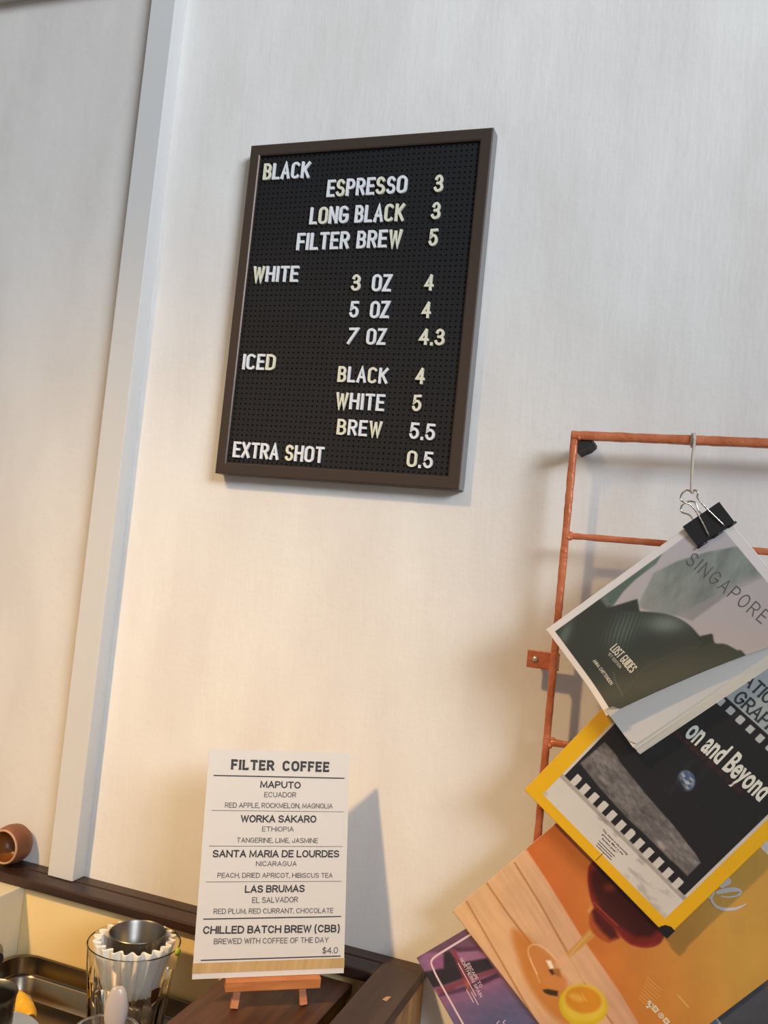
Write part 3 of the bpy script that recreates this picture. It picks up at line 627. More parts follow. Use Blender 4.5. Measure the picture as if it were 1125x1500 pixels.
for (x, y), kd in (((262,1100),0), ((300,1140),1), ((342,1188),2), ((380,1228),1)):
    c = Vector(z8(x, y)); u_ = Vector((1,0)); r_ = .0026; f = lambda x, y, z: s3.P(x, y, .0003)
    if kd == 0:
        for q in ([(-1,.3),(0,-.3),(1,.6)], [(-.6,.8),(0,0),(.8,0)]): ribbon(bm, [(c.x+a*r_, c.y+b*r_) for a, b in q], False, .0009, f)
    elif kd == 1: ribbon(bm, [(c.x-r_*.7, c.y-r_*.7),(c.x+r_*.7, c.y-r_*.7),(c.x+r_*.7, c.y+r_*.7),(c.x-r_*.7, c.y+r_*.7)], True, .0007, f); ribbon(bm, [(c.x-r_*.2, c.y),(c.x+r_*.2, c.y)], False, r_*.2, f)
    else: ribbon(bm, [(c.x+r_*.8*math.cos(t), c.y+r_*.8*math.sin(t)) for t in np.linspace(0, 2*PI, 13)[:-1]], True, .0005, f); ribbon(bm, [(c.x-r_*.3, c.y),(c.x+r_*.3, c.y)], False, r_*.3, f)
flat('social_icons', bm, mat('icon_white', (228,214,190), .5), rt)

# ================================================================== YELLOW-BORDERED MAGAZINE
s4 = sheet_from((768,1157), (978,1372), (885,1048), -.0720); W4, H4 = Vector(s4.uv(978,1372)).x, .254
# lean so that the upper part comes back towards the rack
rt = mag('yellow bordered magazine with black cover showing the moon surface and a small blue earth', 'magazine', 'space_magazine', s4, W4, H4, .004)
P = Paint(s4, W4, H4, .0006, (232,178,22)); c4 = lambda pts: [(740+x*.3422, 900+y*.3422) for x, y in pts]; cl = lambda pts: [(800+x/4.327, 1080+y/4.327) for x, y in pts]
uL, vB = s4.uv(795,1163.5); uR, _ = s4.uv(971,1348); uL2, vT = s4.uv(895.7,1060.8)
inn = (P.X > uL) & (P.X < uR) & (P.Y > vB) & (P.Y < H4-.012)
P.put(inn.astype(float), (206,200,196))
e_ = .0022
P.put(((P.X > uL+e_) & (P.X < uR-e_) & (P.Y > vB) & (P.Y < H4-.014)).astype(float), (33,32,35))
a = Vector(s4.uv(*cl([(105,232)])[0])); b = Vector(s4.uv(*cl([(862,985)])[0])); dd = (b-a).normalized(); nn = Vector((-dd.y, dd.x))
dist = (P.X-a.x)*nn.x+(P.Y-a.y)*nn.y; al = (P.X-a.x)*dd.x+(P.Y-a.y)*dd.y
strip = inn & (dist < 0); P.put(strip.astype(float), (212,206,200)); nz = vnoise(P.px, P.py, 26, 10, .7, 21)
P.put((strip & (dist > -.0042)).astype(float), (172,164,158)); P.put(strip*np.clip((nz-.62)*6, 0, 1)*.5*np.clip(1-np.abs(dist+.006)/.006, 0, 1), (92,84,82))
P.put((strip & (al < .018) & (dist < -.006) | (strip & (al > (b-a).length-.045) & (dist < -.007)))*np.clip((nz-.5)*5, 0, 1)*.45, (150,142,136))
for k, (x, y) in enumerate(((190,270),(245,328),(302,385),(360,440),(415,498),(472,560),(530,615),(590,675),(648,735),(710,795),(770,860),(832,925))):
    c = Vector(s4.uv(*cl([(x, y)])[0])); du = (P.X-c.x)*dd.x+(P.Y-c.y)*dd.y; dv = (P.X-c.x)*nn.x+(P.Y-c.y)*nn.y
    q = np.maximum(np.abs(du)-.0020, 0)**2+np.maximum(np.abs(dv)-.0040, 0)**2
    P.put(((np.sqrt(q) < .0010) | ((np.abs(du) < .0028) & (dv < 0) & (dist > -.0005) & (dv > -.008))).astype(float), (204,200,194))
moon = cl([(370,30),(440,105),(470,160),(560,270),(640,370),(720,460),(800,550),(860,625),(900,680),(945,735),(980,795),(895,880),(800,785),(700,690),(610,600),(520,520),(420,410),(330,310),(215,165),(250,135)])
m_ = P.mask(moon, 1.0); nz = vnoise(P.px, P.py, 9, 4, math.radians(48), 31, 4); n2 = vnoise(P.px, P.py, 40, 14, math.radians(48), 33, 2)
lev = np.clip(.25+(dist-.012)/.020, 0, 1); P.put(m_, np.stack([60+66*nz+46*lev*n2]*3, -1)*np.array((1.0, .955, .95)))
P.fill(cl([(325,235),(360,250),(392,295),(380,300),(340,262)]), (150,140,138), 2, .8); P.fill(cl([(700,655),(730,660),(760,700),(740,720),(710,690)]), (176,166,162), 2.5, .8); P.fill(cl([(760,720),(800,765),(790,780),(750,735)]), (140,130,128), 2, .7)
P.ell(*cl([(888,275)])[0], 13.2, 15.8, -14, (74,96,130), 1.0); ex, ey = cl([(888,275)])[0]
m_ = np.clip(1-np.hypot((P.px-ex)/12.6, (P.py-ey)/15)**6, 0, 1); nz = vnoise(P.px, P.py, 6, 3, .9, 41); P.put(m_*np.clip((nz-.44)*4.5, 0, 1), (186,186,184))
P.put(np.clip(1.1-np.hypot((P.px-ex)/14, (P.py-ey)/16.5)**10, 0, 1)*np.clip((ex-4-P.px+(P.py-ey)*.55)/7, 0, 1)*.95, (30,32,38))
hz = vnoise(P.px, P.py, 40, 12, 2.2, 51); P.put((inn & (dist > .055))*np.clip((hz-.6)*3, 0, 1)*.12, (120,124,130))
# pale title band at the top
ta = Vector(s4.uv(1066,1026)); tb = Vector(s4.uv(1125,1074)); vt = (ta.y+tb.y)/2
P.put((inn & (P.X > uL+e_) & (P.X < uR-e_) & (P.Y > vt)).astype(float), (168,176,178))
for k in range(-6, 5):
    c0 = Vector(s4.uv(1070,1041)); st = (Vector(s4.uv(1113.6,1081.7))-c0)/3
    c = c0+st*k; q = np.maximum(np.abs(P.X-c.x)-.0018, 0)**2+np.maximum(np.abs(P.Y-c.y)-.0024, 0)**2
    P.put(((np.sqrt(q) < .0011) & inn).astype(float), (186,188,188))
P.put((P.Y > H4-.0105).astype(float), (232,178,22)); P.tint(vnoise(P.px, P.py, 50, 50, 0, 61), .02)
P.build('cover', attr_mat('space_magazine_print', .30, coat=.15), rt, thick=.0006); body(s4, rt, W4, H4, .0045, 4)
bm = bmesh.new(); bfont(bm, s4, 'on and Beyond', (1002,1076), (1113,1174), .0205, .028, 'on and Beyond'); flat('headline', bm, mat('headline_white', (222,222,214), .5), rt)
bm = bmesh.new(); write(bm, s4, 'THE NEW ERA OF SPACE TRAVEL IS HERE', (955,1046), (1085,1164), .0042, .15, .7, .3)
flat('subheading', bm, mat('maroon_print', (78,40,42), .5), rt)
bm = bmesh.new(); write(bm, s4, 'GRAPHIC', (1072,1025), (1146,1091), .0130, .14, .70, .26, .5, .5, slab=.09); write(bm, s4, 'NATIONAL', (1074,989), (1158,1064), .0125, .14, .70, .26, .5, .5, slab=.09)
flat('masthead', bm, mat('masthead_ink', (52,56,62), .5), rt)
bm = bmesh.new(); rows = ('"The moon is the proving', 'ground. Mars is the', 'horizon goal."')
for k, t in enumerate(rows):
    x, y = 355-k*10, 582+k*27; L_ = (160, 132, 95)[k]; bfont(bm, s4, t, cl([(x+k*8, y+6)])[0], cl([(x+k*8+L_, y+6+L_*1.0)])[0], .0017, .01, shear=.3)
for k, L_ in enumerate((100, 90, 95)):
    x, y = 335-k*8, 655+k*14; ribbon(bm, [s4.uv(*cl([(x, y)])[0]), s4.uv(*cl([(x+L_, y+L_)])[0])], False, .0003, lambda x, y, z: s4.P(x, y, .0003))
ribbon(bm, [s4.uv(*cl([(362,733)])[0]), s4.uv(*cl([(315,780)])[0])], False, .0002, lambda x, y, z: s4.P(x, y, .0003)); flat('quotation', bm, M_ink, rt)
# black corner guard
bm = bmesh.new(); cg = [(.0, -.0015), (.0105, -.0015), (.0105, .0085), (.006, .0088), (.0018, .006), (.0, .002)]
for h in (-.0060, .0010): pass
c0 = W4-.0098; vs = [bm.verts.new(s4.P(c0+x, y, .0009)) for x, y in cg]; vb = [bm.verts.new(s4.P(c0+x, y, -.0065)) for x, y in cg]
bm.faces.new(vs); bm.faces.new(vb[::-1])
for i in range(6): bm.faces.new((vs[i], vb[i], vb[(i+1)%6], vs[(i+1)%6]))
fin('corner_guard', bm, M_black, rt)['label'] = 'black corner guard at the bottom corner'

# ================================================================== GREEN LEAF GUIDE BOOK
YB = -.0960
s5 = sheet_from((800,922), (937,1108), (1050,741), YB); W5 = s5.uv(937,1108)[0]; H5 = s5.uv(1050,741)[1]
rt = mag('paperback city guide with dark green leaf cover curling up, hanging from the black binder clip', 'book', 'guide_book', s5, W5, H5, .01)
def uedge(v):    # how far the curling cover reaches across, at height v
    t = np.clip(v/H5, 0, 1); return W5*(.672+.25*t**1.1+.07*t**4)
kb = [(893,1040),(905,1034),(925,1036),(945,1031),(985,1011),(1040,975),(1085,948),(1125,924)]
def curl(u, v):
    ue = float(uedge(v)); t = max(0., (u/ue-.55)/.45); lip = .016*(1-.55*v/H5)*t**2.0
    return .0010+lip
P = Paint(s5, W5, H5, .0006, (190,180,180))
c5 = lambda pts: [(750+x/2.885, 600+y/2.885) for x, y in pts]
t_ = np.clip((P.py-800)/180, 0, 1)[..., None]; P.C = (1-t_)*np.array((182,176,180))+t_*np.array((176,164,160))
dk = (56,60,56)
# back leaf with pale green ribs
m_ = P.mask(c5([(530,830),(600,690),(700,640),(830,600),(1000,570),(1200,620),(1200,660),(1083,690),(950,740),(870,810),(760,890),(700,870),(600,860)]), 1.5)
rib = .5+.5*np.sin((P.px*.87+P.py*.5)*1.7); base = np.array((128,135,129)); L_ = np.clip((P.py-830)/60, 0, 1)[..., None]*.6
P.put(m_, base*(1-L_)+np.array((142,142,138))*L_+(rib[..., None]-.5)*12+(vnoise(P.px, P.py, 40, 14, -1.1, 71)[..., None]-.5)*50)
P.fill(c5([(700,865),(830,800),(960,720),(1083,690),(1083,700),(950,760),(860,820),(760,895)]), (152,146,146), 2, .7)
P.fill(c5([(370,790),(500,705),(640,600),(610,650),(520,720),(470,770),(420,840)]), (88,104,96), 1.2); P.fill(c5([(540,690),(640,602),(600,660)]), (122,134,126), 2, .6)
P.fill(c5([(0,1100),(165,930),(270,860),(370,790),(420,810),(415,835),(530,800),(540,855),(400,900),(340,1250),(200,1150)]), dk, 1.2); P.fill(c5([(370,795),(400,790),(425,825),(400,835)]), (110,124,116), 2.5, .8)
big = c5([(160,935),(270,880),(330,865),(420,855),(530,852),(640,862),(710,885),(760,920),(800,960),(845,948),(855,985),(900,990),(950,1015),(990,1040),(1200,1300),(600,1500),(400,1300),(230,1150)])
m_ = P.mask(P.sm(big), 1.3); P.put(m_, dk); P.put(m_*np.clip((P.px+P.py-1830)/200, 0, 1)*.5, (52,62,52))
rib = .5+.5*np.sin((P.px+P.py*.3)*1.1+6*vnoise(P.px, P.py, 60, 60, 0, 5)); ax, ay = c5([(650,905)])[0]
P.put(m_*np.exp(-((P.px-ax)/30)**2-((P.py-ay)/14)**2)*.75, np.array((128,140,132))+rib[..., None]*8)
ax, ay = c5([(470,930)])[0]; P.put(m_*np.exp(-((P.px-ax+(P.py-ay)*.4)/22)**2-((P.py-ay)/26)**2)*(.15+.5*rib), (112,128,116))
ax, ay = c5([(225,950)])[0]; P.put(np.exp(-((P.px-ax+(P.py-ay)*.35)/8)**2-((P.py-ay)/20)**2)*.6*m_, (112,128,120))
P.line(c5([(855,985),(700,1020),(560,1090),(470,1200)]), 1.2, (80,92,80), .35); P.line(c5([(790,965),(830,990),(790,1000)]), 2, (34,38,34), .6)
P.line(c5([(430,1110),(440,1150),(465,1190),(470,1205)]), 2, (100,112,104), .5, 1.5)
P.fill(c5([(800,955),(840,948),(855,985),(800,990)]), (50,56,50), 1.2)
P.put(((P.X < .0055) | (P.Y > H5-.0055)| (P.Y < .0062)).astype(float)*1.0, (226,218,212)) if False else None
P.put(((P.X < .0062)|(P.Y > H5-.0085)).astype(float), (222,216,214))        # white margins
# left margin of the photo is the book's lower-left edge
P.put((P.Y < .0058).astype(float), (228,216,204))
def cmap(U, V): 
    ue = uedge(V); return U/W5*ue
# colours were painted for unbent places: keep only what lies left of the lip
idx = P.X.copy(); P2 = Paint(s5, W5, H5, .0006)
from_u = cmap(P.X, P.Y); ix = np.clip((from_u/W5*(P.nx-1)), 0, P.nx-1.001); i0_ = ix.astype(int); fr = (ix-i0_)[..., None]
rowi = np.arange(P.ny)[:, None]; P2.C = P.C[rowi, i0_]*(1-fr)+P.C[rowi, i0_+1]*fr
s5.bend = curl
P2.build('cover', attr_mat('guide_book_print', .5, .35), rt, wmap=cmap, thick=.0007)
bm = bmesh.new(); write(bm, s5, 'SINGAPORE', (1003,824), (1115,914), .0125, .075, .95, .55); flat('title', bm, mat('thin_title_ink', (92,88,90), .5), rt)
bm = bmesh.new(); write(bm, s5, 'LOST GUIDES', (893,951), (924,986), .0086, .105, .36, .20, .22, .3)
write(bm, s5, '1ST EDITION', (890,958), (908,979), .0028, .10, .8, .3); write(bm, s5, 'ANNA CHITTENDEN', (868,968), (895,1003), .0032, .12, .8, .32)
flat('cover_text', bm, mat('cover_text_cream', (214,206,186), .5), rt)
# inner pages, bending with the cover, and the block
def pbend(k): return lambda u, v: -.0004-.0012*k+.0004*math.sin(PI*min(u/W5,1))*(1-k/9)-.0012*(u/W5)**3*(1-k/9)
for k in range(8):
    s5.bend = None; b_ = pbend(k); bm = bmesh.new(); nu = 24; W_ = W5-.0100+.0014*k+random.uniform(-.0004,.0003); v0 = random.uniform(-.0004,.0004)+.0003*k*0; th = .0011
    top = []; bot = []
    for i in range(nu+1):
        u_ = W_*i/nu
        cr = .0018*max(0, (u_/W_-.93)/.07)**2 if k == 0 else 0       # rounded first corner
        top.append([bm.verts.new(s5.P(u_, v0+cr*2.2, b_(u_, 0))), bm.verts.new(s5.P(u_, H5-.001, b_(u_, 0)*.6-.0008))])
        bot.append([bm.verts.new(s5.P(u_, v0+cr*2.2, b_(u_, 0)-th)), bm.verts.new(s5.P(u_, H5-.001, b_(u_, 0)*.6-.0008-th))])
    for i in range(nu):
        bm.faces.new((top[i][0], top[i+1][0], top[i+1][1], top[i][1])); bm.faces.new((bot[i][1], bot[i+1][1], bot[i+1][0], bot[i][0]))
        bm.faces.new((bot[i][0], bot[i+1][0], top[i+1][0], top[i][0])); bm.faces.new((top[i][1], top[i+1][1], bot[i+1][1], bot[i][1]))
    bm.faces.new((top[0][0], top[0][1], bot[0][1], bot[0][0])); bm.faces.new((top[-1][1], top[-1][0], bot[-1][0], bot[-1][1]))
    smooth_by(fin('page_bundle', bm, M_paper if k == 0 else M_pages, rt), 40)
# turned-up corner of the cover
bm = bmesh.new(); s5.bend = None
q = [Vector(s5.uv(*p)) for p in ((889,1036),(900,1031),(911,1035),(896,1046))]
vs = [bm.verts.new(s5.P(q[0].x, q[0].y, .018)), bm.verts.new(s5.P(q[1].x, q[1].y, .021)), bm.verts.new(s5.P(q[2].x, q[2].y, .019)), bm.verts.new(s5.P(q[3].x, q[3].y, .0165))]
bm.faces.new(vs); r_ = bmesh.ops.extrude_face_region(bm, geom=bm.faces[:]); bmesh.ops.translate(bm, verts=[e for e in r_['geom'] if isinstance(e, bmesh.types.BMVert)], vec=-s5.n*.0007)
fin('dog_ear', bm, M_pages, rt)

# ================================================================== BINDER CLIP AND STRING
yb0, yb1 = YB-.0045, YB+.0115
q = {k: v for k, v in zip('abcd', [(1001,773),(1054,737),(1079,763),(1026,800)])}
cf = Sheet(PY(*q['a'], YB), PY(*q['b'], YB)-PY(*q['a'], YB), PY(*q['a'], YB)-PY(*q['d'], YB))
A = {k: Vector(cf.uv(*p)) for k, p in q.items()}
bc = empty('binder_clip', cf.P(*((A['a']+A['b'])/2), 0), 'black binder clip with silver wire handles gripping the leaf covered guide book', 'clip')
wv = (A['a']-A['d']).length; Wc = (A['b']-A['a']).length; vd = A['d'].y; vu = A['a'].y; ua, ub = A['a'].x, A['b'].x
bm = bmesh.new(); n = 10; t = .0006
def prism(bm, pts, u0, u1):
    a = [bm.verts.new(cf.P(u0, v, h)) for v, h in pts]; b = [bm.verts.new(cf.P(u1, v, h)) for v, h in pts]
    k = len(pts)
    for i in range(k): bm.faces.new((a[i], b[i], b[(i+1)%k], a[(i+1)%k]))
    bm.faces.new(a); bm.faces.new(b)
hA, hB = .0045, -.0115      # jaws front and back of the book
prism(bm, [(vu, .0068),(vu+.0006,.0062),(vd, .0032),(vd,.0025)], ua, ub)          # front plate
prism(bm, [(vu, .0068),(vu, .0060),(vu,-.0175),(vu,-.0183)][:2]+[(vu+.0007,-.0183),(vu+.0007,.0068)][::1], ua, ub) # spine
prism(bm, [(vu, -.0183),(vu, -.0175),(vd, -.0122),(vd, -.0130)], ua, ub)           # back plate
fin('clip_body', bm, M_black, bc)
for k, (u0_, u1_) in enumerate(((ua-.0012, ua+.24*Wc), (ua+.38*Wc, ua+.66*Wc), (ua+.80*Wc, ub+.0012))):
    bm = bmesh.new(); tube(bm, [cf.P(u0_, vd, .0036), cf.P(u1_, vd, .0036)], .0011, 10); fin('rolled_lip', bm, M_black, bc, True)
def wire(name, pix, hs, r=.00062):
    pts = [PY(x, y, YB-h) for (x, y), h in zip(pix, hs)]; bm = bmesh.new(); tube(bm, smooth_path(pts, 6), r*1.3, 8); return fin(name, bm, M_wire, bc, True)
fz = lambda x, y: (960+x/6.25, 620+y/6.25)
wire('wire_handle', [fz(*p) for p in ((492,1032),(405,860),(330,755),(262,722),(232,700),(240,650),(285,612),(330,625),(365,612),(390,640),(390,690),(490,800),(632,938))], [.0045,.008,.011,.013,.0135,.0135,.0135,.0135,.0135,.0135,.0130,.009,.0045])
wire('wire_handle', [fz(*p) for p in ((352,890),(310,840),(250,818),(232,790),(250,745),(310,715),(360,722),(382,760),(395,800),(430,838))], [-.016]*10)
bm = bmesh.new(); st = [PY(960+x/6.25, 620+y/6.25, yy) for x, y, yy in ((352,95,-.0465),(352,140,-.04750),(354,190,-.0475),(342,300,-.058),(338,400,-.072),(333,500,-.090),(330,600,-.1060),(333,625,-.1095),(338,632,-.1085),(334,615,-.106))]
tube(bm, smooth_path(st, 5), lambda t: .0013 if t < .9 else .0018, 8)
sx = PY(1016, 640, YR).x; zs = PY(1016, 645, YR).z
for dx in (-.0012, .0014):
    tube(bm, [(sx+dx, YR+.0062*math.cos(a), zs+.0064*math.sin(a)) for a in np.linspace(0, 2*PI, 17)[:-1]], .0011, 6, True)
tag(fin('string_loop', bm, M_string, smooth=True), 'grey string looped over the top rail of the orange rack, holding the clip', 'string')

# ================================================================== FILTER COFFEE CARD ON EASEL
cy, le = math.radians(37.04), math.radians(15.76); cb = Vector((-.3588, -.135, 1.0967)); Wd, Hd = .1465, .2078
ux = Vector((math.cos(cy), math.sin(cy), 0)); nw = Vector((-math.sin(cy), math.cos(cy), 0)); up = Vector((0,0,1))*math.cos(le)+nw*math.sin(le)
sc = Sheet(cb-ux*Wd/2, ux, up)
cd_ = empty('menu_card', cb, 'white filter coffee menu card leaning on the small wooden easel', 'menu card')
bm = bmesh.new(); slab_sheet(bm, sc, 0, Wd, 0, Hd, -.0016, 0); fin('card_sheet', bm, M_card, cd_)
bm = bmesh.new(); v0 = sc.uv(280,1427)[1]; v1 = sc.uv(280,1411)[1]; v0 = .0048; v1 = .0135; slab_sheet(bm, sc, -.0003, Wd+.0003, v0, v1, -.0019, .0004); fin('kraft_strip', bm, M_tape, cd_)['label'] = 'gold brown strip across the bottom of the card'
z2 = lambda x, y: (230+x/2.8125, 1080+y/2.8125)
# (text, x left, x right, baseline y left, baseline y right, cap height in crop px, style)
TX = [('FILTER COFFEE',304,710,134,144,44,'s'),('MAPUTO',424,591,208,212,29,'b'),('ECUADOR',441,573,247,248,22,'l'),('RED APPLE, ROCKMELON, MAGNOLIA',279,723,290,294,22,'l'),
 ('WORKA SAKARO',344,656,351,352,31,'b'),('ETHIOPIA',432,563,388,389,21,'l'),('TANGERINE, LIME, JASMINE',328,662,434,436,21,'l'),
 ('SANTA MARIA DE LOURDES',228,750,495,495,31,'b'),('NICARAGUA',407,575,531,531,21,'l'),('PEACH, DRIED APRICOT, HIBISCUS TEA',248,723,579,579,21,'l'),
 ('LAS BRUMAS',361,608,641,638,31,'b'),('EL SALVADOR',391,580,683,680,24,'l'),('RED PLUM, RED CURRANT, CHOCOLATE',232,726,728,724,22,'l'),
 ('CHILLED BATCH BREW (CBB)',188,752,811,803,33,'b'),('BREWED WITH COFFEE OF THE DAY',233,706,853,846,24,'l'),('$4.0',680,745,891,890,26,'l')]
for t, xa, xb, ya, yb, ch_, stl in TX:
    p0 = z2(xa, ya); p1 = z2(xb, yb); cap = sc.uv(p0[0], p0[1]-ch_/2.8125)[1]-sc.uv(*p0)[1]
    bm = bmesh.new()
    if stl == 's': write(bm, sc, t, p0, p1, cap, .22, .62, .36, .34, .75, slab=.13)
    elif stl == 'b': write(bm, sc, t, p0, p1, cap, .19, .86, .30, .5, .42)
    else: write(bm, sc, t, p0, p1, cap, .135, .84, .28, .5, .42)
    o = flat('text_line', bm, M_ink2 if stl == 'l' else M_ink, cd_)
for xa, xb, ya, yb, th, tgt in ((233,772,157,169,.00055,M_ink),(224,769,301,307,.00022,M_ink2),(214,765,448,450,.00022,M_ink2),(202,760,596,593,.00022,M_ink2),(190,758,749,738,.00050,M_ink),(180,756,919,901,.00050,M_ink)):
    bm = bmesh.new(); ribbon(bm, [sc.uv(*z2(xa, ya)), sc.uv(*z2(xb, yb))], False, th, lambda x, y, z: sc.P(x, y, .0003)); flat('rule_line', bm, tgt, cd_)
# easel
es = empty('easel', (cb.x, cb.y, 1.068), 'small orange pine easel holding the menu card on the brown wooden stand', 'easel')
bc_ = cb+ux*.0035; bm = bmesh.new(); orient_box(bm, bc_+Vector((0,0,-.0052))-nw*.001, ux, nw, Vector((0,0,1)), .0455, .0062, .0048, .0006); fin('card_rest', bm, M_pine, es)
for px0, py0, s_ in ((343.8,1486,-1), (446,1477,1)):
    f0 = PZ(px0, py0, 1.068); dz = Vector((0,0,1)); topc = sc.o+ux*(Wd/2+s_*.006)+up*.165+nw*.0068; f1 = Vector((f0.x, f0.y, 1.068))+nw*(.0085 if s_ < 0 else .0045)
    ax = (topc-f1).normalized(); sd = (ux-ax*ux.dot(ax)).normalized(); bm = bmesh.new(); orient_box(bm, (f1+topc)/2+ax*.0012, sd, ax.cross(sd).normalized()*-1, ax, .0036, .0024, (topc-f1).length/2, .0004); fin('leg', bm, M_pine, es)
rb = sc.o+ux*Wd/2+up*.155+nw*.011; rf = Vector((cb.x, cb.y, 1.068))+nw*.085+Vector((0,0,.0012)); 
rf = Vector((cb.x, cb.y, 1.0695))+nw*.058
ax = (rb-rf).normalized(); bm = bmesh.new(); orient_box(bm, (rb+rf)/2, ux, ax.cross(ux).normalized(), ax, .0036, .0024, (rb-rf).length/2, .0004); fin('rear_leg', bm, M_pine, es)
bm = bmesh.new(); orient_box(bm, sc.o+ux*Wd/2+up*.150+nw*.0062, ux, nw, up, .012, .0018, .006, .0004); fin('hinge_block', bm, M_pine, es)

# ================================================================== STAND, TRAY AND COUNTER THINGS
stn = empty('wooden_stand', (-.364, -.2, ZC), 'brown wooden box stand under the easel, beside the dark ledge arm', 'stand')
obox('top_plank', (-.4235, -.3050, -.46, -.0475, 1.056, 1.068), M_plank, stn, .0012)
obox('side_board', (-.4200, -.4080, -.45, -.052, ZC+.0001, 1.056), M_plank, stn, .0005); obox('side_board', (-.3205, -.3085, -.45, -.052, ZC+.0001, 1.056), M_plank, stn, .0005)
obox('back_board', (-.408, -.3205, -.064, -.052, ZC+.0001, 1.056), M_plank, stn, .0005)
# stepped steel tray
def rrect(x0, x1, y0, y1, r, n=8):
    out = []
    for cx_, cy_, a0 in ((x1-r, y1-r, 0), (x0+r, y1-r, 90), (x0+r, y0+r, 180), (x1-r, y0+r, 270)):
        out += [(cx_+r*math.cos(math.radians(a0+90*i/n)), cy_+r*math.sin(math.radians(a0+90*i/n))) for i in range(n+1)]
    return out
bm = bmesh.new(); TX0, TX1, TY0, TY1 = -.7300, -.432, -.34, -.0365
lev = [(.0, .9765, .018), (.0005,.9785,.018), (.0025,.9790,.017), (.0045,.9780,.016), (.0050,.9740,.0155), (.0070,.9600,.0145), (.0085,.9590,.014), (.0108,.9592,.013), (.0120,.9580,.012), (.0150,.9420,.011), (.0185,.9372,.010), (.0230,.9360,.009)]
rings = [[bm.verts.new((x, y, z+DZ)) for x, y in rrect(TX0+d, TX1-d, TY0+d, TY1-d, r+.010)] for d, z, r in lev]
out_ = [[bm.verts.new((x, y, z+DZ)) for x, y in rrect(TX0+d, TX1-d, TY0+d, TY1-d, r+.010)] for d, z, r in ((.0030,.9760,.017),(.0062,.9580,.0140),(.0130,.9420,.011),(.0175,.9310,.010))]
allr = out_[::-1]+rings
for a, b in zip(allr, allr[1:]):
    k = len(a)
    for i in range(k): bm.faces.new((a[i], a[(i+1)%k], b[(i+1)%k], b[i]))
bm.faces.new(rings[-1]); bm.faces.new(out_[-1][::-1])
smooth_by(tag(fin('steel_tray', bm, M_steel), 'rectangular stainless steel tray with stepped sides on the counter below the ledge', 'tray'), 35)
ZT = .9362+DZ
# tumbler
gx, gy = -.5215, -.12; zr = 1.0865; gl = empty('glass_tumbler', (gx, gy, ZT), 'tall clear faceted glass holding a fluted paper filter, in the tray', 'glass')
bm = bmesh.new(); ng = 60; prof = [(.0330,ZT,0),(.0345,ZT+.004,.2),(.0372,ZT+.03,1),(.0405,ZT+.075,1),(.0432,ZT+.098,.9),(.0448,ZT+.106,.15),(.0470,zr-.003,0),(.0473,zr-.0008,0),(.0466,zr,0),(.0457,zr-.001,0),(.0452,zr-.006,0),(.0428,ZT+.106,0),(.0385,ZT+.075,0),(.0345,ZT+.032,0),(.0300,ZT+.020,0),(.015,ZT+.016,0)]
R_ = []
for r, z, fa in prof:
    rg = []
    for i in range(ng):
        a = 2*PI*i/ng; k = 10; ph = ((a*k/(2*PI)) % 1)-.5; fac = math.cos(PI/k)/math.cos(2*PI/k*ph); rr_ = r*(1+fa*(fac-1)*1.0); rg.append(bm.verts.new((gx+rr_*math.cos(a), gy+rr_*math.sin(a), z)))
    R_.append(rg)
for a, b in zip(R_, R_[1:]):
    for i in range(ng): bm.faces.new((a[i], a[(i+1)%ng], b[(i+1)%ng], b[i]))
bm.faces.new(R_[0][::-1]); bm.faces.new(R_[-1])
smooth_by(fin('glass_body', bm, M_glass, gl), 28)
# paper filter
pf = empty('paper_filter', (gx, gy, 1.035), 'white fluted paper coffee filter sitting in the glass around the steel cup', 'filter')
bm = bmesh.new(); nf = 240; lv = [(.0175,1.036,.1),(.022,1.0362,.3),(.0265,1.041,.5),(.033,1.060,.75),(.0383,1.076,.95),(.0412,1.0875,1.1),(.0418,1.0895,1.15)]; rg0 = []
for r, z, am in lv:
    rg0.append([])
    for i in range(nf):
        a = 2*PI*i/nf; s_ = math.sin(a*20); wv_ = math.copysign(abs(s_)**.7, s_); rr_ = r-.0036*am+.0036*am*wv_; rg0[-1].append(bm.verts.new((gx+rr_*math.cos(a), gy+rr_*math.sin(a), z+(.0006*math.sin(3*a) if z > 1.08 else 0))))
for a, b in zip(rg0, rg0[1:]):
    for i in range(nf): bm.faces.new((a[i], a[(i+1)%nf], b[(i+1)%nf], b[i]))
bm.faces.new(rg0[0][::-1]); o = fin('filter_cone', bm, M_filter, pf, True); md = o.modifiers.new('s', 'SOLIDIFY'); md.thickness = .0004; md.offset = 0
# steel cup inside
bm = bmesh.new(); lathe(bm, [(0,1.043),(.019,1.043),(.0215,1.047),(.0272,1.0935),(.0284,1.0955),(.0289,1.0947),(.0285,1.0941),(.0278,1.092),(.0222,1.046),(.0195,1.0415),(0,1.0415)], (gx+.0015, gy+.002, 0), 56)
smooth_by(tag(fin('dosing_cup', bm, M_steel2), 'small steel cup nested inside the fluted paper filter', 'cup'), 50)
bm = bmesh.new(); lathe(bm, [(0,0),(.003,.0),(.0042,.003),(.003,.006),(0,.007)], (0,0,0), 10); bmesh.ops.transform(bm, matrix=Matrix.Translation((gx+.0495, gy+.004, zr-.004)) @ Matrix.Diagonal((.7,1,1,1)), verts=bm.verts)
tag(fin('lime_scrap', bm, M_green, smooth=True), 'tiny lime green scrap on the right side of the glass rim', 'scrap')
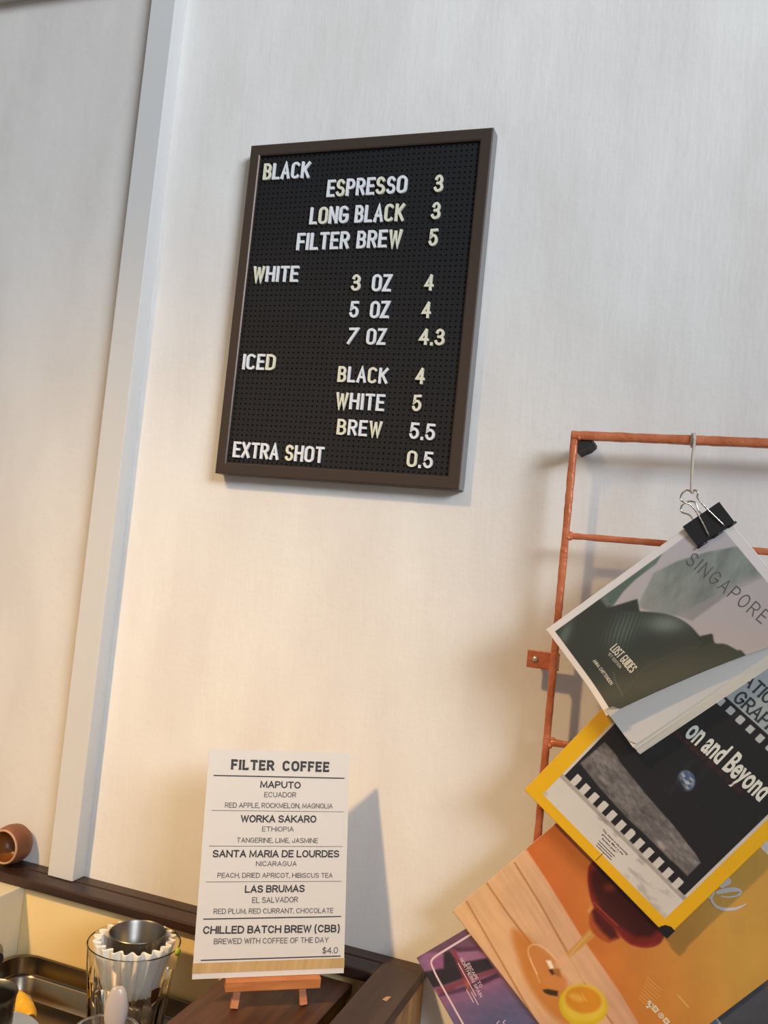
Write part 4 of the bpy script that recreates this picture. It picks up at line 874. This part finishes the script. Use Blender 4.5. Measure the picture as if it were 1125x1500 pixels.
# ribbed steel cup standing on a pale round tub
rc = PZ(-17, 1454, 1.05); px_c, py_c = rc.x, rc.y; ZB = 1.0062; bm = bmesh.new(); pr_ = [(0,ZB),(.0225,ZB),(.024,ZB+.002)]
for k in range(8): z = ZB+.005+k*.0045; pr_ += [(.0245+.00012*k, z), (.0251+.00012*k, z+.002)]
pr_ += [(.0262,1.0485),(.0272,1.0499),(.0269,1.0509),(.0262,1.0503)]
for k in range(7, -1, -1): z = ZB+.005+k*.0045; pr_ += [(.0241+.00012*k, z+.002), (.0235+.00012*k, z)]
pr_ += [(.0225,ZB+.0015),(0,ZB+.0015)]
lathe(bm, pr_, (px_c, py_c, 0), 48); smooth_by(tag(fin('ribbed_cup', bm, M_steel2), 'round steel cup with ribbed walls on a pale tub at the left edge', 'cup'), 60)
bm = bmesh.new(); lathe(bm, [(0,ZT),(.040,ZT),(.043,ZT+.002),(.0460,1.000),(.0475,1.001),(.0475,1.0045),(.0462,1.006),(0,1.006)], (px_c-.001, py_c+.010, 0), 56)
smooth_by(tag(fin('pale_tub', bm, M_plate), 'pale grey round tub in the tray, under the ribbed steel cup', 'tub'), 40)
bm = bmesh.new(); bp = smooth_path([PZ(x, y, ZT+.0125) for x, y in ((-16,1466),(-4,1462),(10,1462),(22,1466),(34,1475),(42,1485),(45,1492))], 5)
tube(bm, bp, lambda t: .0115*(1-max(0,(t-.5)/.5)**1.5*.5)*(1 if t > .12 else .5+t*4), 14)
bn = tag(fin('banana', bm, M_banana, smooth=True), 'yellow banana end poking out beside the ribbed steel cup in the tray', 'banana')
bm = bmesh.new(); tube(bm, [PZ(44.5,1491,ZT+.0125), PZ(47,1497,ZT+.012), PZ(51,1503,ZT+.011)], lambda t: .0050-.002*t, 10); o = fin('stem', bm, M_stem, bn, True); o['label'] = 'brown stem end'
# clear cup with spoon
cc = empty('plastic_cup', (-.478, -.217, ZT), 'clear plastic cup holding a white spoon, in front of the glass tumbler', 'cup')
bm = bmesh.new(); lathe(bm, [(0,ZT),(.021,ZT),(.0225,ZT+.002),(.0285,1.050),(.0296,1.0508),(.0296,1.0516),(.0280,1.0512),(.0218,ZT+.003),(0,ZT+.0022)], (-.478,-.217,0), 48); smooth_by(fin('cup_body', bm, M_clear, cc), 50)
spn = empty('plastic_spoon', (-.478,-.217,ZT+.01), 'milky white plastic spoon standing bowl up in the clear cup', 'spoon')
bm = bmesh.new(); sp = Vector((-.4795, -.2030, 1.0625)); axs = Vector((-.08, .12, 1)).normalized(); ns, nr = 16, 20; rings = []
fw = (CAM-sp); fw = (fw-axs*fw.dot(axs)).normalized(); sdw = axs.cross(fw)
for i in range(ns+1):
    t = i/ns; z = -.021+.042*t; wd = .0108*math.sqrt(max(1-((t-.52)/.52)**2, .02)) if t > .1 else .0030+.03*t*.1; dp = wd*.42
    rings.append([bm.verts.new(sp+axs*z+sdw*wd*math.cos(2*PI*j/nr)+fw*dp*math.sin(2*PI*j/nr)) for j in range(nr)])
for a, b in zip(rings, rings[1:]):
    for j in range(nr): bm.faces.new((a[j], a[(j+1)%nr], b[(j+1)%nr], b[j]))
bm.faces.new(rings[0]); bm.faces.new(rings[-1]); fin('spoon_bowl', bm, M_spoon, spn, True)
bm = bmesh.new(); orient_box(bm, sp-axs*.062, sdw, fw, axs, .0024, .0009, .043, .0004); fin('spoon_handle', bm, M_spoon, spn)
# clay cup lying on the ledge
cr = Vector((-.7775, -.0330, ZL+.0240)); bm = bmesh.new(); RXm = Matrix.Rotation(-PI/2, 4, 'X')     # axis: opening to -Y
prof = [(.0185,-.0),(.0205,-.0),(.0228,.008),(.0236,.016),(.0222,.025),(.0180,.0305),(.010,.0325),(0,.0328),]
lathe(bm, prof, cr, 44, RXm)
cu = tag(smooth_by(fin('clay_cup', bm, M_clay), 60), 'small brown clay cup lying on its side on the dark ledge at the left edge', 'cup')
bm = bmesh.new(); lathe(bm, [(.0180,.0012),(.0184,-.0006),(.0195,-.0012),(.0206,-.0004),(.0208,.0012)], cr, 44, RXm, close=True); fin('cup_rim', bm, M_rim, cu, True)['label'] = 'pale unglazed rim'
bm = bmesh.new(); lathe(bm, [(.0184,.0004),(.0200,.008),(.0205,.016),(.0190,.023),(.014,.0275),(0,.0285)], cr, 44, RXm); fin('cup_inside', bm, M_clayin, cu, True)['label'] = 'amber glazed inside'
